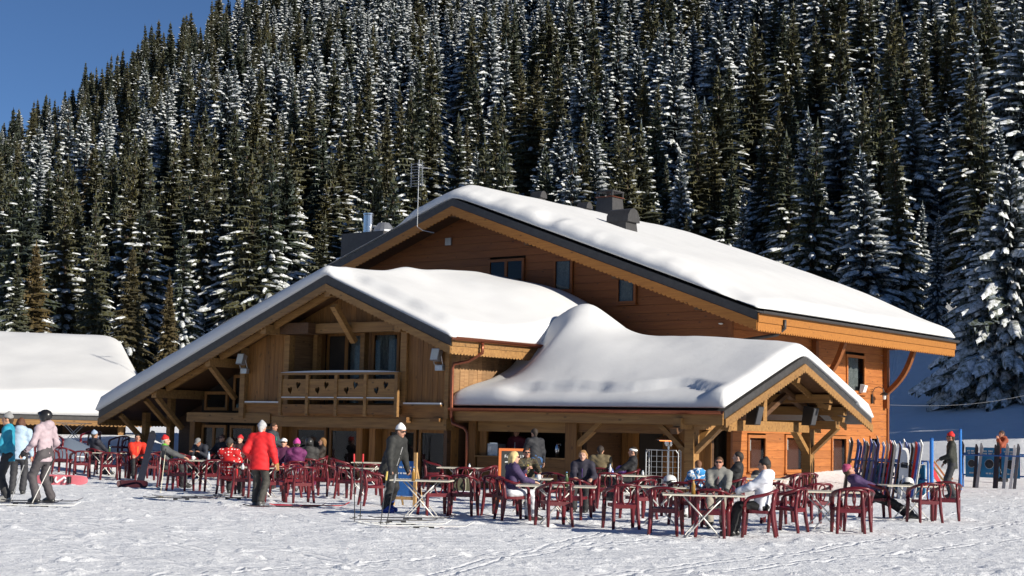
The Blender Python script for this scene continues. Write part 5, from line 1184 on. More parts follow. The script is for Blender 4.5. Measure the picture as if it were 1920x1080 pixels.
def helmet(px, py, zt, c1, c2, label, az=0):
    p = at(px, py, zt); e = empty('helmet', (p.x, p.y, zt), AZ(az), label, 'helmet', 'helmets set down on tables')
    MB().lathe([(.125, 0), (.135, .05), (.13, .1), (.105, .15), (.06, .18), (0, .19)], 16).build('shell', paint(c1, .3), e, smooth=True); MB().lathe([(.136, .02), (.142, .03), (.142, .06), (.138, .07)], 16).build('band', paint(c2, .4), e, smooth=True)
    MB().tube([(-.11, .09, .02), (-.05, .145, .06), (.05, .145, .06), (.11, .09, .02)], .028, 7).build('goggles', paint((.02, .02, .02), .2), e)
helmet(1164, 887, .708, (.14, .05, .26), (.05, .02, .1), 'purple helmet on the table near the wire trolley'); helmet(1256, 908, .708, (.7, .7, .68), (.2, .2, .2), 'white helmet on the table before the boy in blue and white', 160)
helmet(1419, 896, .708, (.03, .03, .03), (.5, .45, .35), 'dark helmet with pale band on the table behind the white jacket'); helmet(1702, 911, .708, (.68, .68, .66), (.4, .38, .35), 'white helmet on the rightmost table', 200)
def bottle(px, py, zt, c, h, label, name='bottle', cat='bottle', r=.035):
    p = at(px, py, zt); e = empty(name, (p.x, p.y, zt), 0, label, cat)
    MB().lathe([(r, 0), (r, h * .6), (r * .45, h * .8), (r * .4, h * .97), (0, h * .97)], 12).build('body', paint(c, .15), e, smooth=True); MB().lathe([(r * .46, h * .94), (r * .46, h), (0, h)], 10).build('cap', paint((.1, .25, .5), .4), e)
bottle(391, 866, .708, (.45, .5, .55), .26, 'clear water bottle on the table before the bending man'); bottle(1144, 890, .708, (.6, .6, .62), .25, 'pale bottle beside the purple helmet'); bottle(1148, 892, .708, (.15, .2, .5), .16, 'small blue can beside the purple helmet', 'drink_can', 'can', .033)
def mug(px, py, zt, label):
    p = at(px, py, zt); e = empty('cup', (p.x, p.y, zt), 0, label, 'cup'); MB().lathe([(.038, 0), (.045, .1), (.04, .1), (.034, .012), (0, .012)], 14).build('bowl', paint((.8, .8, .78), .3), e, smooth=True); MB().tube([(.042, 0, .08), (.07, 0, .07), (.07, 0, .035), (.04, 0, .025)], .007, 6).build('handle', paint((.8, .8, .78), .3), e)
mug(362, 862, .708, 'white cup on the table before the bending man'); mug(1010, 899, .708, 'white cup on the table before the woman in the camouflage jacket')
GL = [(205, 852, 'left crossed-leg table'), (455, 880, 'long table left of the man in red'), (530, 878, 'long table right of the man in red'), (775, 902, 'table by the blue easel board'), (880, 879, 'empty table close to the bar'), (985, 899, 'table of the blonde woman'), (1062, 913, 'front table at centre'), (1205, 892, 'table near the wire trolley'), (1350, 929, 'front table before the woman in grey'), (1300, 928, 'front table, left half'), (1450, 900, 'table behind the white jacket'), (1735, 915, 'rightmost table')]
for i, (px, py, lb) in enumerate(GL):
    if i % 3 == 0: bottle(px, py, .708, [(.05, .09, .03), (.3, .16, .03), (.5, .5, .5)][i % 2], .27, 'bottle standing on the ' + lb)
    else: bottle(px, py, .708, [(.55, .35, .08), (.6, .62, .62), (.5, .05, .04)][i % 3], .13, 'drinking glass standing on the ' + lb, 'glass', 'glass', .034)
def carton(px, py, label, c=(.42, .42, .40), s=(.2, .14, .26), name='paper_bag'):
    p = at(px, py); e = empty(name, p, .2, label, 'bag'); m = MB().hexa([(-s[0], -s[1], 0), (s[0], -s[1], 0), (s[0], s[1], 0), (-s[0], s[1], 0), (-s[0] * 1.08, -s[1], s[2] * 1.5), (s[0] * 1.1, -s[1], s[2] * 1.45), (s[0] * 1.05, s[1], s[2] * 1.5), (-s[0], s[1], s[2] * 1.5)]); m.build('bag_body', paint(c, .7), e)
    MB().box(-s[0] * .9, s[0] * .9, -s[1] * .8, s[1] * .8, s[2] * 1.5, s[2] * 1.52).build('fold', paint((.2, .2, .2), .8), e)
carton(430, 921, 'light grey bag standing under the chair of the person in the dotted red jacket', s=(.09, .09, .17))
def rucksack():
    p = at(866, 960); p.z = .44; e = empty('rucksack', p, AZ(8), 'olive rucksack lying on the chair right of the white-hatted man', 'rucksack')
    MB().hexa([(-.17, -.16, 0), (.17, -.16, 0), (.17, .1, 0), (-.17, .1, 0), (-.13, -.14, .26), (.13, -.14, .26), (.13, .02, .24), (-.13, .02, .24)]).build('sack', paint((.09, .085, .05), .8), e)
    MB().box(-.11, .11, .1, .14, .03, .16).build('pocket', paint((.07, .065, .04), .8), e)
    for s in (-1, 1): MB().tube([(s * .08, -.15, .24), (s * .1, -.21, .14), (s * .09, -.17, .02)], .015, 6).build('strap', paint((.3, .28, .2), .8), e)
rucksack()
def coffee_machine():
    u = onv(925, 850, pv0 + .25)[0]; e = empty('bar_machine', BW(u, pv0 + .25, .966), B_YAW, 'grey metal machine on the bar counter left of the barmen', 'machine')
    MB().box(-.3, .3, -.18, .18, 0, .34).build('casing', M_GREYMET, e); MB().box(-.06, .06, -.19, -.181, .1, .26).build('panel', M_WHITE, e); MB().box(-.25, .25, -.14, .14, .341, .37).build('tray', M_STEEL, e)
    u = onv(1045, 850, pv0 + .25)[0]; e = empty('beer_tap', BW(u, pv0 + .25, .966), B_YAW, 'steel canister standing at the right end of the bar', 'canister')
    MB().lathe([(.07, 0), (.07, .3), (.04, .36), (.04, .42), (0, .42)], 12).build('body', M_STEEL, e, smooth=True); MB().tube([(.04, 0, .38), (.12, 0, .4), (.12, 0, .34)], .012, 6).build('spout', M_STEEL, e)
coffee_machine()

# --- fittings that hang on the buildings
def floodlight(px, py, v, label, face=-1):
    u, z = onv(px, py, v); e = empty('floodlight', BW(u, v, z), B_YAW, label, 'floodlight', 'floodlights on the chalet')
    m = MB().hexa([(-.15, -.28, -.12), (.15, -.28, -.12), (.12, -.1, -.16), (-.12, -.1, -.16), (-.15, -.2, .22), (.15, -.2, .22), (.12, -.02, .14), (-.12, -.02, .14)]); m.build('housing', M_GREYMET, e)
    MB().hexa([(-.13, -.292, -.1), (.13, -.292, -.1), (.13, -.282, -.1), (-.13, -.282, -.1), (-.13, -.212, .2), (.13, -.212, .2), (.13, -.2, .2), (-.13, -.2, .2)]).build('lens', paint((.55, .6, .6), .1), e)
    MB().tube([(-.16, -.14, .0), (-.16, -.05, -.25), (.16, -.05, -.25), (.16, -.14, 0)], .015, 6).build('yoke', M_GREYMET, e); MB().box(-.08, .2, -.12, .0, -.42, -.27).build('gear_box', M_GREYMET, e)
floodlight(460, 676, -.16, 'floodlight on the post left of the balcony'); floodlight(825, 668, -.02, 'floodlight at the right corner of the front chalet')
def side_flood():
    v, z = onu(1614, 728, 8.9); e = empty('floodlight', BW(8.9, v, z), B_YAW, 'small white floodlight below the upper window on the sunlit side wall', 'floodlight', 'floodlights on the chalet')
    MB().hexa([(.0, -.12, -.16), (.14, -.12, -.14), (.14, .12, -.14), (0, .12, -.16), (.04, -.12, .14), (.22, -.12, .1), (.22, .12, .1), (.04, .12, .14)]).build('housing', M_WHITE, e); MB().tube([(-.02, 0, 0), (.05, 0, 0)], .03, 6).build('arm', M_GREYMET, e)
side_flood()
def wall_lantern():
    v, z = onu(1634, 742, 8.83); e = empty('wall_lantern', BW(8.83, v, z), B_YAW, 'swan-neck wall lantern on the sunlit side wall near its right corner', 'lamp')
    MB().box(0, .04, -.05, .05, -.28, .05).build('backplate', M_BLACK, e)
    MB().tube([(.03, 0, -.1), (.03, .0, .12), (.10, .06, .28), (.22, .14, .33), (.34, .22, .27), (.38, .25, .12)], .015, 7).build('arm', M_BLACK, e)
    MB().lathe([(.16, .0), (.1, .06), (.03, .1), (0, .1)], 14, (.38, .25, .04)).build('shade', M_BLACK, e); MB().lathe([(0, -.18), (.06, -.16), (.075, -.04), (.06, .0), (0, .0)], 12, (.38, .25, .04)).build('globe', paint((.6, .6, .58), .15), e)
wall_lantern()
def speaker(px, py, label):
    v, z = onu(px, py, TU + .45); e = empty('loudspeaker', BW(TU + .45, v, z), B_YAW, label, 'loudspeaker', 'loudspeakers under the porch gable')
    o = MB().hexa([(-.1, -.16, -.3), (.18, -.16, -.3), (.18, .16, -.3), (-.1, .16, -.3), (-.02, -.16, .26), (.3, -.16, .2), (.3, .16, .2), (-.02, .16, .26)]).build('cabinet', M_BLACK, e)
    MB().hexa([(.19, -.14, -.28), (.2, -.14, -.28), (.2, .14, -.28), (.19, .14, -.28), (.305, -.14, .18), (.315, -.14, .18), (.315, .14, .18), (.305, .14, .18)]).build('grille', paint((.06, .06, .065), .6), e)
    MB().tube([(.05, 0, .22), (0, 0, .48)], .02, 6).build('hanger', M_BLACK, e)
speaker(1409, 776, 'left black loudspeaker hanging under the porch gable'); speaker(1513, 778, 'right black loudspeaker hanging under the porch gable')
def antenna():
    u, z = onv(783, 425, 6.7); e = empty('tv_antenna', BW(u, 6.7, z), B_YAW, 'grey television antenna on a mast at the big roof gable', 'antenna')
    _, zt = onv(785, 300, 6.7); h = zt - z
    MB().tube([(.7, .1, -.25), (.25, 0, -.15), (0, -.02, .0), (0, -.02, h)], .015, 8).build('mast', M_GREYMET, e); MB().tube([(-.06, -.04, h - .25), (.12, .5, h - .25)], .02, 6).build('boom', M_GREYMET, e)
    for i in range(9): MB().tube([(-.34, -.1, h - .95 + .1 * i), (.28, -.06, h - .95 + .1 * i)], .012, 5).build('rod', M_GREYMET, e)
    for x in (-.3, .22): MB().tube([(x, -.08, h - .98), (x, -.08, h - .1)], .012, 5).build('rod_rail', M_GREYMET, e)
antenna()
def cable():
    a = BW(8.95, 19.4, 2.95); b = at_depth(1960, 733, a.y + 8); e = empty('overhead_cable', a, 0, 'thin pale cable running from the big chalet corner to the right', 'cable'); d = b - a
    MB().tube([d * (i / 12) - Vector((0, 0, .25)) * math.sin(math.pi * i / 12) for i in range(13)], .006, 5).build('wire', M_GREYMET, e); MB().lathe([(.03, -.05), (.03, .05)], 8).build('anchor', M_GREYMET, e)
cable()
def heap():
    p = at_depth(128, 845, 51); z = gz(p.x, p.y); e = empty('grey_blue_heap', (p.x, p.y, z), 0, 'grey-blue heap behind the far-left tables', 'heap')
    nu, nv = 26, 10; v = []
    for i in range(nv + 1):
        t = i / nv
        for k in range(nu):
            a = 2 * math.pi * k / nu; r = (1 - t ** 1.6) * (1 + .15 * math.sin(3 * a + 1)); v.append((1.15 * r * math.cos(a), .7 * r * math.sin(a), .75 * t - .05))
    f = [(i * nu + k, i * nu + (k + 1) % nu, (i + 1) * nu + (k + 1) % nu, (i + 1) * nu + k) for i in range(nv) for k in range(nu)]
    MB().add(v, f).build('mound_surface', paint((.11, .14, .19), .7), e, smooth=True); MB().tube([(-1.1, -.1, .05), (-.3, -.55, .12), (.5, -.5, .1), (1.1, -.1, .05)], .02, 6).build('rope', M_WHITE, e)  # rounded mound in one even grey-blue, pale rope across its front
heap()
# ------------------------------------------------------------------ people: bodies and clothes grown from smooth-blended limbs
def surface_nets(D, org, h):
    S = D < 0; nx, ny, nz = D.shape
    cnt = np.zeros((nx - 1, ny - 1, nz - 1), np.int8)
    for a in (0, 1):
        for b in (0, 1):
            for c in (0, 1): cnt += S[a:nx - 1 + a, b:ny - 1 + b, c:nz - 1 + c]
    act = (cnt > 0) & (cnt < 8); idx = np.full(act.shape, -1, np.int32); I, J, K = np.nonzero(act); n = len(I)
    if n == 0: return None
    idx[I, J, K] = np.arange(n); acc = np.zeros((n, 3)); num = np.zeros(n)
    cs = [(0, 0, 0), (1, 0, 0), (0, 1, 0), (1, 1, 0), (0, 0, 1), (1, 0, 1), (0, 1, 1), (1, 1, 1)]
    for p, q in ((0, 1), (2, 3), (4, 5), (6, 7), (0, 2), (1, 3), (4, 6), (5, 7), (0, 4), (1, 5), (2, 6), (3, 7)):
        a, b = cs[p], cs[q]; d0 = D[I + a[0], J + a[1], K + a[2]]; d1 = D[I + b[0], J + b[1], K + b[2]]; m = (d0 < 0) != (d1 < 0)
        t = np.where(m, d0 / np.where(d0 == d1, 1, d0 - d1), 0)[:, None]; P = np.array(a) + t * (np.array(b) - np.array(a)); acc += np.where(m[:, None], P, 0); num += m
    V = (acc / num[:, None] + np.stack([I, J, K], -1)) * h + org; Fs = []
    for ax in range(3):
        s0 = [slice(1, -1)] * 3; s1 = [slice(1, -1)] * 3; s0[ax] = slice(0, -1); s1[ax] = slice(1, None)
        A = S[tuple(s0)]; B = S[tuple(s1)]; e = np.argwhere(A != B); inside = A[A != B]
        off = np.array([1, 1, 1]); off[ax] = 0; e = e + off; u = [(ax + 1) % 3, (ax + 2) % 3]; quad = []
        for du, dv in ((-1, -1), (0, -1), (0, 0), (-1, 0)):
            c = e.copy(); c[:, u[0]] += du; c[:, u[1]] += dv; quad.append(idx[c[:, 0], c[:, 1], c[:, 2]])
        q = np.stack(quad, -1); q[~inside] = q[~inside][:, ::-1]; Fs.append(q)
    Fq = np.concatenate(Fs); return V, Fq[(Fq >= 0).all(1)]
def cone(a, b, ra, rb=None): return ('c', np.array(a, float), np.array(b, float), ra, ra if rb is None else rb)
def torso(a, b, ra, rb, X, flat): return ('t', np.array(a, float), np.array(b, float), ra, rb, np.array(X, float), flat)
def ell(c, r, R=None): return ('e', np.array(c, float), np.array(r, float), np.eye(3) if R is None else np.array(R, float))
def sdf_eval(p, P):
    if p[0] == 'c':
        a, b, ra, rb = p[1:]; ba = b - a; t = np.clip(((P - a) @ ba) / max(ba @ ba, 1e-9), 0, 1); return np.linalg.norm(P - a - t[..., None] * ba, axis=-1) - (ra + t * (rb - ra))
    if p[0] == 't':
        a, b, ra, rb, X, fl = p[1:]; ba = b - a; L = np.linalg.norm(ba); z = ba / L; X = X - z * (X @ z); X /= np.linalg.norm(X); Y = np.cross(z, X); q = P - a
        t = np.clip(q @ z / L, 0, 1); x = q @ X; y = q @ Y / fl; w = q @ z - t * L; return (np.sqrt(x * x + y * y + w * w) - (ra + t * (rb - ra))) * (fl * .5 + .5)
    c, r, R = p[1:]; q = (P - c) @ R; k0 = np.linalg.norm(q / r, axis=-1); k1 = np.linalg.norm(q / (r * r), axis=-1); return k0 * (k0 - 1) / np.maximum(k1, 1e-6)
def prim_box(p):
    if p[0] == 'e': m = p[2].max(); return p[1] - m, p[1] + m
    r = max(p[3], p[4]); return np.minimum(p[1], p[2]) - r, np.maximum(p[1], p[2]) + r
def sdf_mesh(name, prims, mat, h=.018, k=.035, wrinkle=0.0, planes=(), seed=0):
    """planes: (point, normal) keep the side the normal points away from"""
    lo = np.min([prim_box(p)[0] for p in prims], 0) - 3 * h; hi = np.max([prim_box(p)[1] for p in prims], 0) + 3 * h
    n = np.ceil((hi - lo) / h).astype(int) + 1; D = np.full(n, 1.0)
    gx = [lo[i] + h * np.arange(n[i]) for i in range(3)]
    for p in prims:
        a, b = prim_box(p); m = k + 2.5 * h; i0 = np.maximum(((a - m - lo) / h).astype(int), 0); i1 = np.minimum(((b + m - lo) / h).astype(int) + 2, n)
        sl = tuple(slice(x, y) for x, y in zip(i0, i1)); G = np.stack(np.meshgrid(*[gx[i][sl[i]] for i in range(3)], indexing='ij'), -1)
        d = sdf_eval(p, G); o = D[sl]; hh = np.clip(.5 + .5 * (o - d) / k, 0, 1); D[sl] = o * (1 - hh) + d * hh - k * hh * (1 - hh)
    if wrinkle or planes:
        G = np.stack(np.meshgrid(*gx, indexing='ij'), -1)
        if wrinkle: x, y, z = G[..., 0], G[..., 1], G[..., 2]; D = D + wrinkle * (np.sin(z * 52 + 3.0 * np.sin(x * 17 + seed) + 2.5 * np.sin(y * 19)) * .6 + np.sin(x * 31 + z * 38 + seed * 1.7) * np.sin(y * 33 - z * 21) * .6)
        for c, nn in planes: D = np.maximum(D, (G - np.array(c)) @ np.array(nn))
    r = surface_nets(D, lo, h)
    return np_mesh(name, r[0], r[1], mat)
_cm = {}
def cloth(c, rough=.75):
    k = (tuple(c), rough)
    if k not in _cm: _cm[k] = plain('cloth_%d' % len(_cm), c, rough, noise=.10, nscale=18)
    return _cm[k]
def dotted(c1, c2):
    m, t, b = _new('dotted_cloth'); N = t.nodes; L = t.links; tc = N.new('ShaderNodeTexCoord'); vo = N.new('ShaderNodeTexVoronoi'); vo.inputs['Scale'].default_value = 14; vo.inputs['Randomness'].default_value = .35
    L.new(tc.outputs['Object'], vo.inputs[0]); cr = N.new('ShaderNodeValToRGB'); cr.color_ramp.interpolation = 'CONSTANT'; cr.color_ramp.elements[0].color = (*c2, 1); cr.color_ramp.elements[1].position = .3; cr.color_ramp.elements[1].color = (*c1, 1)
    L.new(vo.outputs['Distance'], cr.inputs[0]); L.new(cr.outputs[0], b.inputs['Base Color']); b.inputs['Roughness'].default_value = .8; return m
def patchy(name, cols, scale):
    m, t, b = _new(name); N = t.nodes; L = t.links; tc = N.new('ShaderNodeTexCoord'); nz = N.new('ShaderNodeTexNoise'); nz.inputs['Scale'].default_value = scale; nz.inputs['Detail'].default_value = 1
    L.new(tc.outputs['Object'], nz.inputs[0]); cr = N.new('ShaderNodeValToRGB'); cr.color_ramp.interpolation = 'CONSTANT'; e = cr.color_ramp.elements; e[0].color = (*cols[0], 1); e[1].color = (*cols[1], 1); e[1].position = .46
    for i, c in enumerate(cols[2:]): x = e.new(.54 + .07 * i); x.color = (*c, 1)
    L.new(nz.outputs[0], cr.inputs[0]); L.new(cr.outputs[0], b.inputs['Base Color']); b.inputs['Roughness'].default_value = .75; return m
SKIN = [plain('skin_%d' % i, c, .5, noise=.06) for i, c in enumerate(((.50, .27, .18), (.42, .20, .13), (.55, .32, .23)))]
M_EYE = plain('eye_dark', (.02, .015, .012), .2); M_LIP = plain('lip', (.36, .12, .10), .5)
def rotx(a): c, s = math.cos(a), math.sin(a); return np.array([[1, 0, 0], [0, c, -s], [0, s, c]])
def rotz(a): c, s = math.cos(a), math.sin(a); return np.array([[c, -s, 0], [s, c, 0], [0, 0, 1]])
def ik(a, t, l1, l2, pole):
    a = np.array(a, float); t = np.array(t, float); d = t - a; L = np.linalg.norm(d); m = (l1 + l2) * .995
    if L > m: d *= m / L; L = m; t = a + d
    u = d / L; x = (l1 * l1 - l2 * l2 + L * L) / (2 * L); y = math.sqrt(max(l1 * l1 - x * x, 0)); p = np.array(pole, float); p = p - u * (p @ u); p /= np.linalg.norm(p)
    return a + u * x + p * y, t
N_PERSON = 0
def person(loc, az, label, pose='stand', h=1.74, jacket=(.02, .02, .02), pants=(.02, .02, .022), boots=(.03, .03, .03), hat=None, hat_c=(.02, .02, .02), hair=(.05, .03, .015), hairstyle='short', shades=False, gloves=None,
           lean=None, recline=0, head_yaw=0, head_pitch=0, hands=None, feet=None, skin=0, scarf=None, hood=False, trim=None, bulk=1.0, group=None, seat=.435, skiboots=True, jmat=None, hem=.16):
    global N_PERSON; N_PERSON += 1; s = h / 1.74; sit = pose == 'sit'
    lean_ = math.radians(lean if lean is not None else (-8 if sit else 3)); 
    pel = np.array([0, -.06, seat / s + .105]) if sit else np.array([0, 0, .95])
    R = rotx(-lean_)
    def up(x, y, z): return pel + R @ np.array([x, y, z])
    chest = up(0, .0, .37); neck = up(0, -.01, .52); sh = {-1: up(-.185, -.005, .465), 1: up(.185, -.005, .465)}; spine = up(0, .01, .18)
    HR = rotz(-math.radians(head_yaw)) @ rotx(-lean_ * .45 - math.radians(head_pitch)); hc = neck + HR @ np.array([0, .035, .155])
    hip = {-1: pel + np.array([-.095, 0, -.03]), 1: pel + np.array([.095, 0, -.03])}
    if feet is None: feet = ((-.13, .40, 0), (.13, .42, 0)) if sit else ((-.11, -.02, 0), (.11, .04, 0))
    J = {}
    for sd, f in ((-1, feet[0]), (1, feet[1])):
        J['ank', sd] = np.array([f[0], f[1], f[2] + .09]); kn, an = ik(hip[sd], J['ank', sd], .44, .43, (sd * .12, 1, .35 if sit else .05)); J['knee', sd] = kn; J['ank', sd] = an
    if hands is None: hands = ((-.16, .34, pel[2] + .14), (.16, .33, pel[2] + .14)) if sit else ((-.28, .06, .80), (.28, .08, .82))
    for sd, t in ((-1, hands[0]), (1, hands[1])): J['elb', sd], J['wri', sd] = ik(sh[sd], t, .285, .25, (sd * .45, -.6, -.6))
    X = np.array([1, 0, 0.])
    def head(p): return hc + HR @ np.array(p)
    # body: one continuous figure
    b = [ell(hc + HR @ np.array([0, -.012, .03]), (.074, .092, .088), HR), ell(head((0, .012, -.04)), (.058, .074, .072), HR), cone(head((0, .045, -.088)), head((0, .06, -.092)), .026), cone(head((0, .083, .012)), head((0, .104, -.022)), .011, .016),
         cone(neck - R @ np.array([0, 0, .04]), head((0, -.015, -.05)), .056, .052), torso(pel, chest, .135, .15, X, .66), cone(sh[-1], sh[1], .075), cone(chest, neck, .09, .06)]
    for sd in (-1, 1):
        b += [ell(head((sd * .074, -.012, -.005)), (.012, .022, .032), HR), cone(head((sd * .022, .072, .04)), head((sd * .05, .06, .04)), .015), cone(sh[sd], J['elb', sd], .055, .042), cone(J['elb', sd], J['wri', sd], .042, .03), cone(hip[sd], J['knee', sd], .085, .058), cone(J['knee', sd], J['ank', sd], .056, .042), cone(J['ank', sd] + [0, -.03, -.05], J['ank', sd] + [0, .14, -.06], .04, .034)]
        w = J['wri', sd]; e = J['elb', sd]; d = (w - e) / np.linalg.norm(w - e); side = np.cross(d, [0, 0, 1.]) if abs(d[2]) < .9 else np.array([0, 1., 0]); side /= np.linalg.norm(side); dn = np.cross(side, d)
        if dn[2] > 0: dn = -dn
        palm = w + d * .055; b.append(ell(palm, (.042, .05, .02), np.stack([side, d, dn], -1)))
        for q, fl in ((-.032, .062), (-.011, .075), (.011, .07), (.032, .055)):
            k0 = palm + side * q + d * .035; k1 = k0 + d * fl * .5 + dn * .012; b += [cone(k0, k1, .0115, .0105), cone(k1, k1 + d * fl * .35 + dn * fl * .4, .0105, .009)]
        th = palm + side * (-sd * .036) - d * .015; b += [cone(th, th + side * (-sd * .026) + d * .03 + dn * .012, .0125, .011), cone(th + side * (-sd * .026) + d * .03 + dn * .012, th + side * (-sd * .026) + d * .06 + dn * .028, .011, .009)]
    me = sdf_mesh('person', b, SKIN[skin], .0155, .02)
    o = link('person', me); o.location = loc; o.rotation_euler = (0, 0, AZ(az)); o.scale = (s, s, s); tag(o, label, 'person', group)
    # jacket
    bk = bulk; low = pel + R @ np.array([0, .0, -hem - .02]) if not sit else pel + np.array([0, .02, -.02])
    j = [torso(low, up(0, .01, .2), .182 * bk, .172 * bk, X, .70), torso(up(0, .01, .12), up(0, 0, .40), .170 * bk, .165 * bk, X, .74), cone(sh[-1] * .92 + neck * .08, sh[1] * .92 + neck * .08, .088 * bk), cone(chest, neck + R @ np.array([0, 0, .015]), .11, .078)]
    for sd in (-1, 1): j += [cone(sh[sd], J['elb', sd], .082 * bk, .066 * bk), cone(J['elb', sd], J['elb', sd] + (J['wri', sd] - J['elb', sd]) * .97, .066 * bk, .05 * bk)]
    if hood: j += [ell(neck + R @ np.array([0, -.085, .02]), (.12, .075, .09)), cone(neck + R @ np.array([-.08, .0, .03]), neck + R @ np.array([.08, 0, .03]), .06)]
    jm = jmat or cloth(jacket)
    jk = link('jacket', sdf_mesh('jacket', j, jm, .0185, .05, .0055, seed=N_PERSON, planes=() if sit else ((tuple(pel + R @ np.array([0, 0, -hem + .0])), tuple(R @ np.array([0, .0, -1.]))),)), o)
    if trim is not None:
        link('jacket_zip', sdf_mesh('jacket_zip', [cone(up(0, .135 * bk, .02), up(0, .125 * bk, .40), .014)], cloth(trim), .014, .01), jk)
    if scarf is not None: link('scarf', sdf_mesh('scarf', [cone(neck + R @ np.array([-.04, .0, .025]), neck + R @ np.array([.04, 0, .025]), .07), cone(neck + R @ np.array([0, .05, .0]), up(.02, .13, .25), .05, .04)], cloth(scarf), .018, .04, .004), o)
    # trousers
    t = [torso(pel + np.array([0, 0, -.06]), pel + np.array([0, 0, .08]), .145, .15, X, .76)]
    for sd in (-1, 1): t += [cone(hip[sd], J['knee', sd], .105, .078), cone(J['knee', sd], J['ank', sd] + [0, -.01, .03], .078, .082)]
    link('trousers', sdf_mesh('trousers', t, cloth(pants), .0185, .045, .006, seed=N_PERSON + 9), o)
    for sd in (-1, 1):
        a = J['ank', sd]; kd = (J['knee', sd] - a); kd /= np.linalg.norm(kd); bt = [cone(a + [0, -.05, -.045], a + [0, .15, -.05], .05, .046), cone(a, a + kd * (.2 if skiboots else .1), .062, .066)]
        if skiboots: bt.append(cone(a + [0, .02, 0], a + [0, .1, -.04], .056, .05))
        link('boot', sdf_mesh('boot', bt, cloth(boots, .35), .016, .03), o)
        if gloves is not None:
            w = J['wri', sd]; d = (w - J['elb', sd]) / np.linalg.norm(w - J['elb', sd]); pr = [cone(w - d * .05, w + d * .04, .048, .05), cone(w + d * .04, w + d * .14, .052, .034), cone(w + d * .03, w + d * .09 + np.array([-sd * .045, .02, 0]), .024, .02)]
            link('glove', sdf_mesh('glove', pr, cloth(gloves), .014, .02), o)
    # eyes, hat or hair
    if shades: link('sunglasses', sdf_mesh('sunglasses', [ell(head((sd * .034, .088, .018)), (.032, .014, .022), HR) for sd in (-1, 1)] + [cone(head((-.03, .092, .024)), head((.03, .092, .024)), .007)] + [cone(head((sd * .064, .07, .024)), head((sd * .08, -.01, .02)), .007) for sd in (-1, 1)], cloth((.012, .012, .012), .15), .011, .01), o)
    else:
        for sd in (-1, 1): link('eye', sdf_mesh('eye', [ell(head((sd * .034, .082, .016)), (.015, .009, .008), HR)], M_EYE, .006, .004), o)
    link('mouth', sdf_mesh('mouth', [cone(head((-.02, .079, -.056)), head((.02, .079, -.056)), .008)], M_LIP, .006, .004), o)
    nrm = lambda v: tuple(HR @ np.array(v, float))
    if hairstyle and hat != 'helmet':
        hr = [ell(head((0, -.022, .045)), (.086, .098, .088), HR)]
        pl = [(tuple(head((0, .058, .05))), nrm((0, .8, -.6)))]
        if hairstyle == 'long': hr += [cone(head((-.06, -.05, 0)), head((-.075, -.04, -.16)), .05, .035), cone(head((.06, -.05, 0)), head((.075, -.04, -.16)), .05, .035), cone(head((0, -.08, 0)), head((0, -.085, -.18)), .06, .045)]
        else: hr += [cone(head((0, -.075, .0)), head((0, -.07, -.06)), .055, .04)]
        link('hair', sdf_mesh('hair', hr, cloth(hair), .014, .03, .004, pl), o)
    if hat == 'beanie':
        link('hat', sdf_mesh('hat', [ell(head((0, -.018, .05)), (.094, .108, .098), HR), cone(head((0, -.03, .10)), head((0, -.04, .145)), .06, .03)], cloth(hat_c), .014, .04, .003, [(tuple(head((0, .0, .035))), nrm((0, .22, -.97)))]), o)
    elif hat == 'band':
        link('headband', sdf_mesh('headband', [ell(head((0, -.018, .045)), (.092, .106, .095), HR)], cloth(hat_c), .012, .01, 0, [(tuple(head((0, 0, .03))), nrm((0, .1, -1))), (tuple(head((0, 0, .085))), nrm((0, -.1, 1)))]), o)
    elif hat == 'cap':
        link('cap', sdf_mesh('cap', [ell(head((0, -.015, .05)), (.092, .106, .09), HR), ell(head((0, .12, .055)), (.065, .07, .012), HR)], cloth(hat_c), .013, .015, 0, [(tuple(head((0, 0, .04))), nrm((0, .0, -1)))]), o)
    elif hat == 'helmet':
        hm = link('helmet', sdf_mesh('helmet', [ell(head((0, -.02, .045)), (.115, .135, .115), HR), ell(head((.085, -.03, -.03)), (.03, .05, .07), HR), ell(head((-.085, -.03, -.03)), (.03, .05, .07), HR)], cloth(hat_c, .3), .015, .02, 0, [(tuple(head((0, .075, .0))), nrm((0, .9, -.5)))]), o)
        link('goggles', sdf_mesh('goggles', [ell(head((0, .095, .085)), (.075, .035, .038), HR)], cloth((.03, .03, .035), .15), .013, .01), hm)
    return o
def stand(px, py, az, label, **k): p = at(px, py); p.z = gz(p.x, p.y); return person(p, az, label, 'stand', **k)
def seated(px, py, az, label, chair_label, **k):
    p = at(px, py); p.z = gz(p.x, p.y); 
    if chair_label: chair(p, az, chair_label)
    return person(p, az, label, 'sit', **k)
BLK = (.014, .014, .016)
# standing people
stand(11, 940, 262, 'skier in a teal jacket and dark trousers cut by the left edge of the picture', h=1.8, jacket=(.02, .27, .40), pants=(.03, .03, .032), hat='beanie', hat_c=(.25, .25, .25), gloves=BLK, hands=((-.2, .25, .95), (.2, .25, .95)), boots=(.35, .34, .32), bulk=1.05)
stand(32, 927, 352, 'person with long brown hair and pale blue jacket behind the teal skier', h=1.72, jacket=(.36, .47, .58), pants=(.03, .03, .035), hair=(.10, .04, .02), hairstyle='long', hood=True)
pk = stand(80, 946, 296, 'skier in a pale pink jacket, grey trousers and black helmet holding poles', h=1.86, jacket=(.42, .33, .36), bulk=.9, pants=(.07, .062, .066), hat='helmet', hat_c=(.015, .015, .016), gloves=BLK, hands=((-.3, .22, .98), (.3, .18, .98)), head_yaw=-12, hood=True, trim=(.25, .2, .22), feet=((-.12, .06, .02), (.12, -.08, .02)))
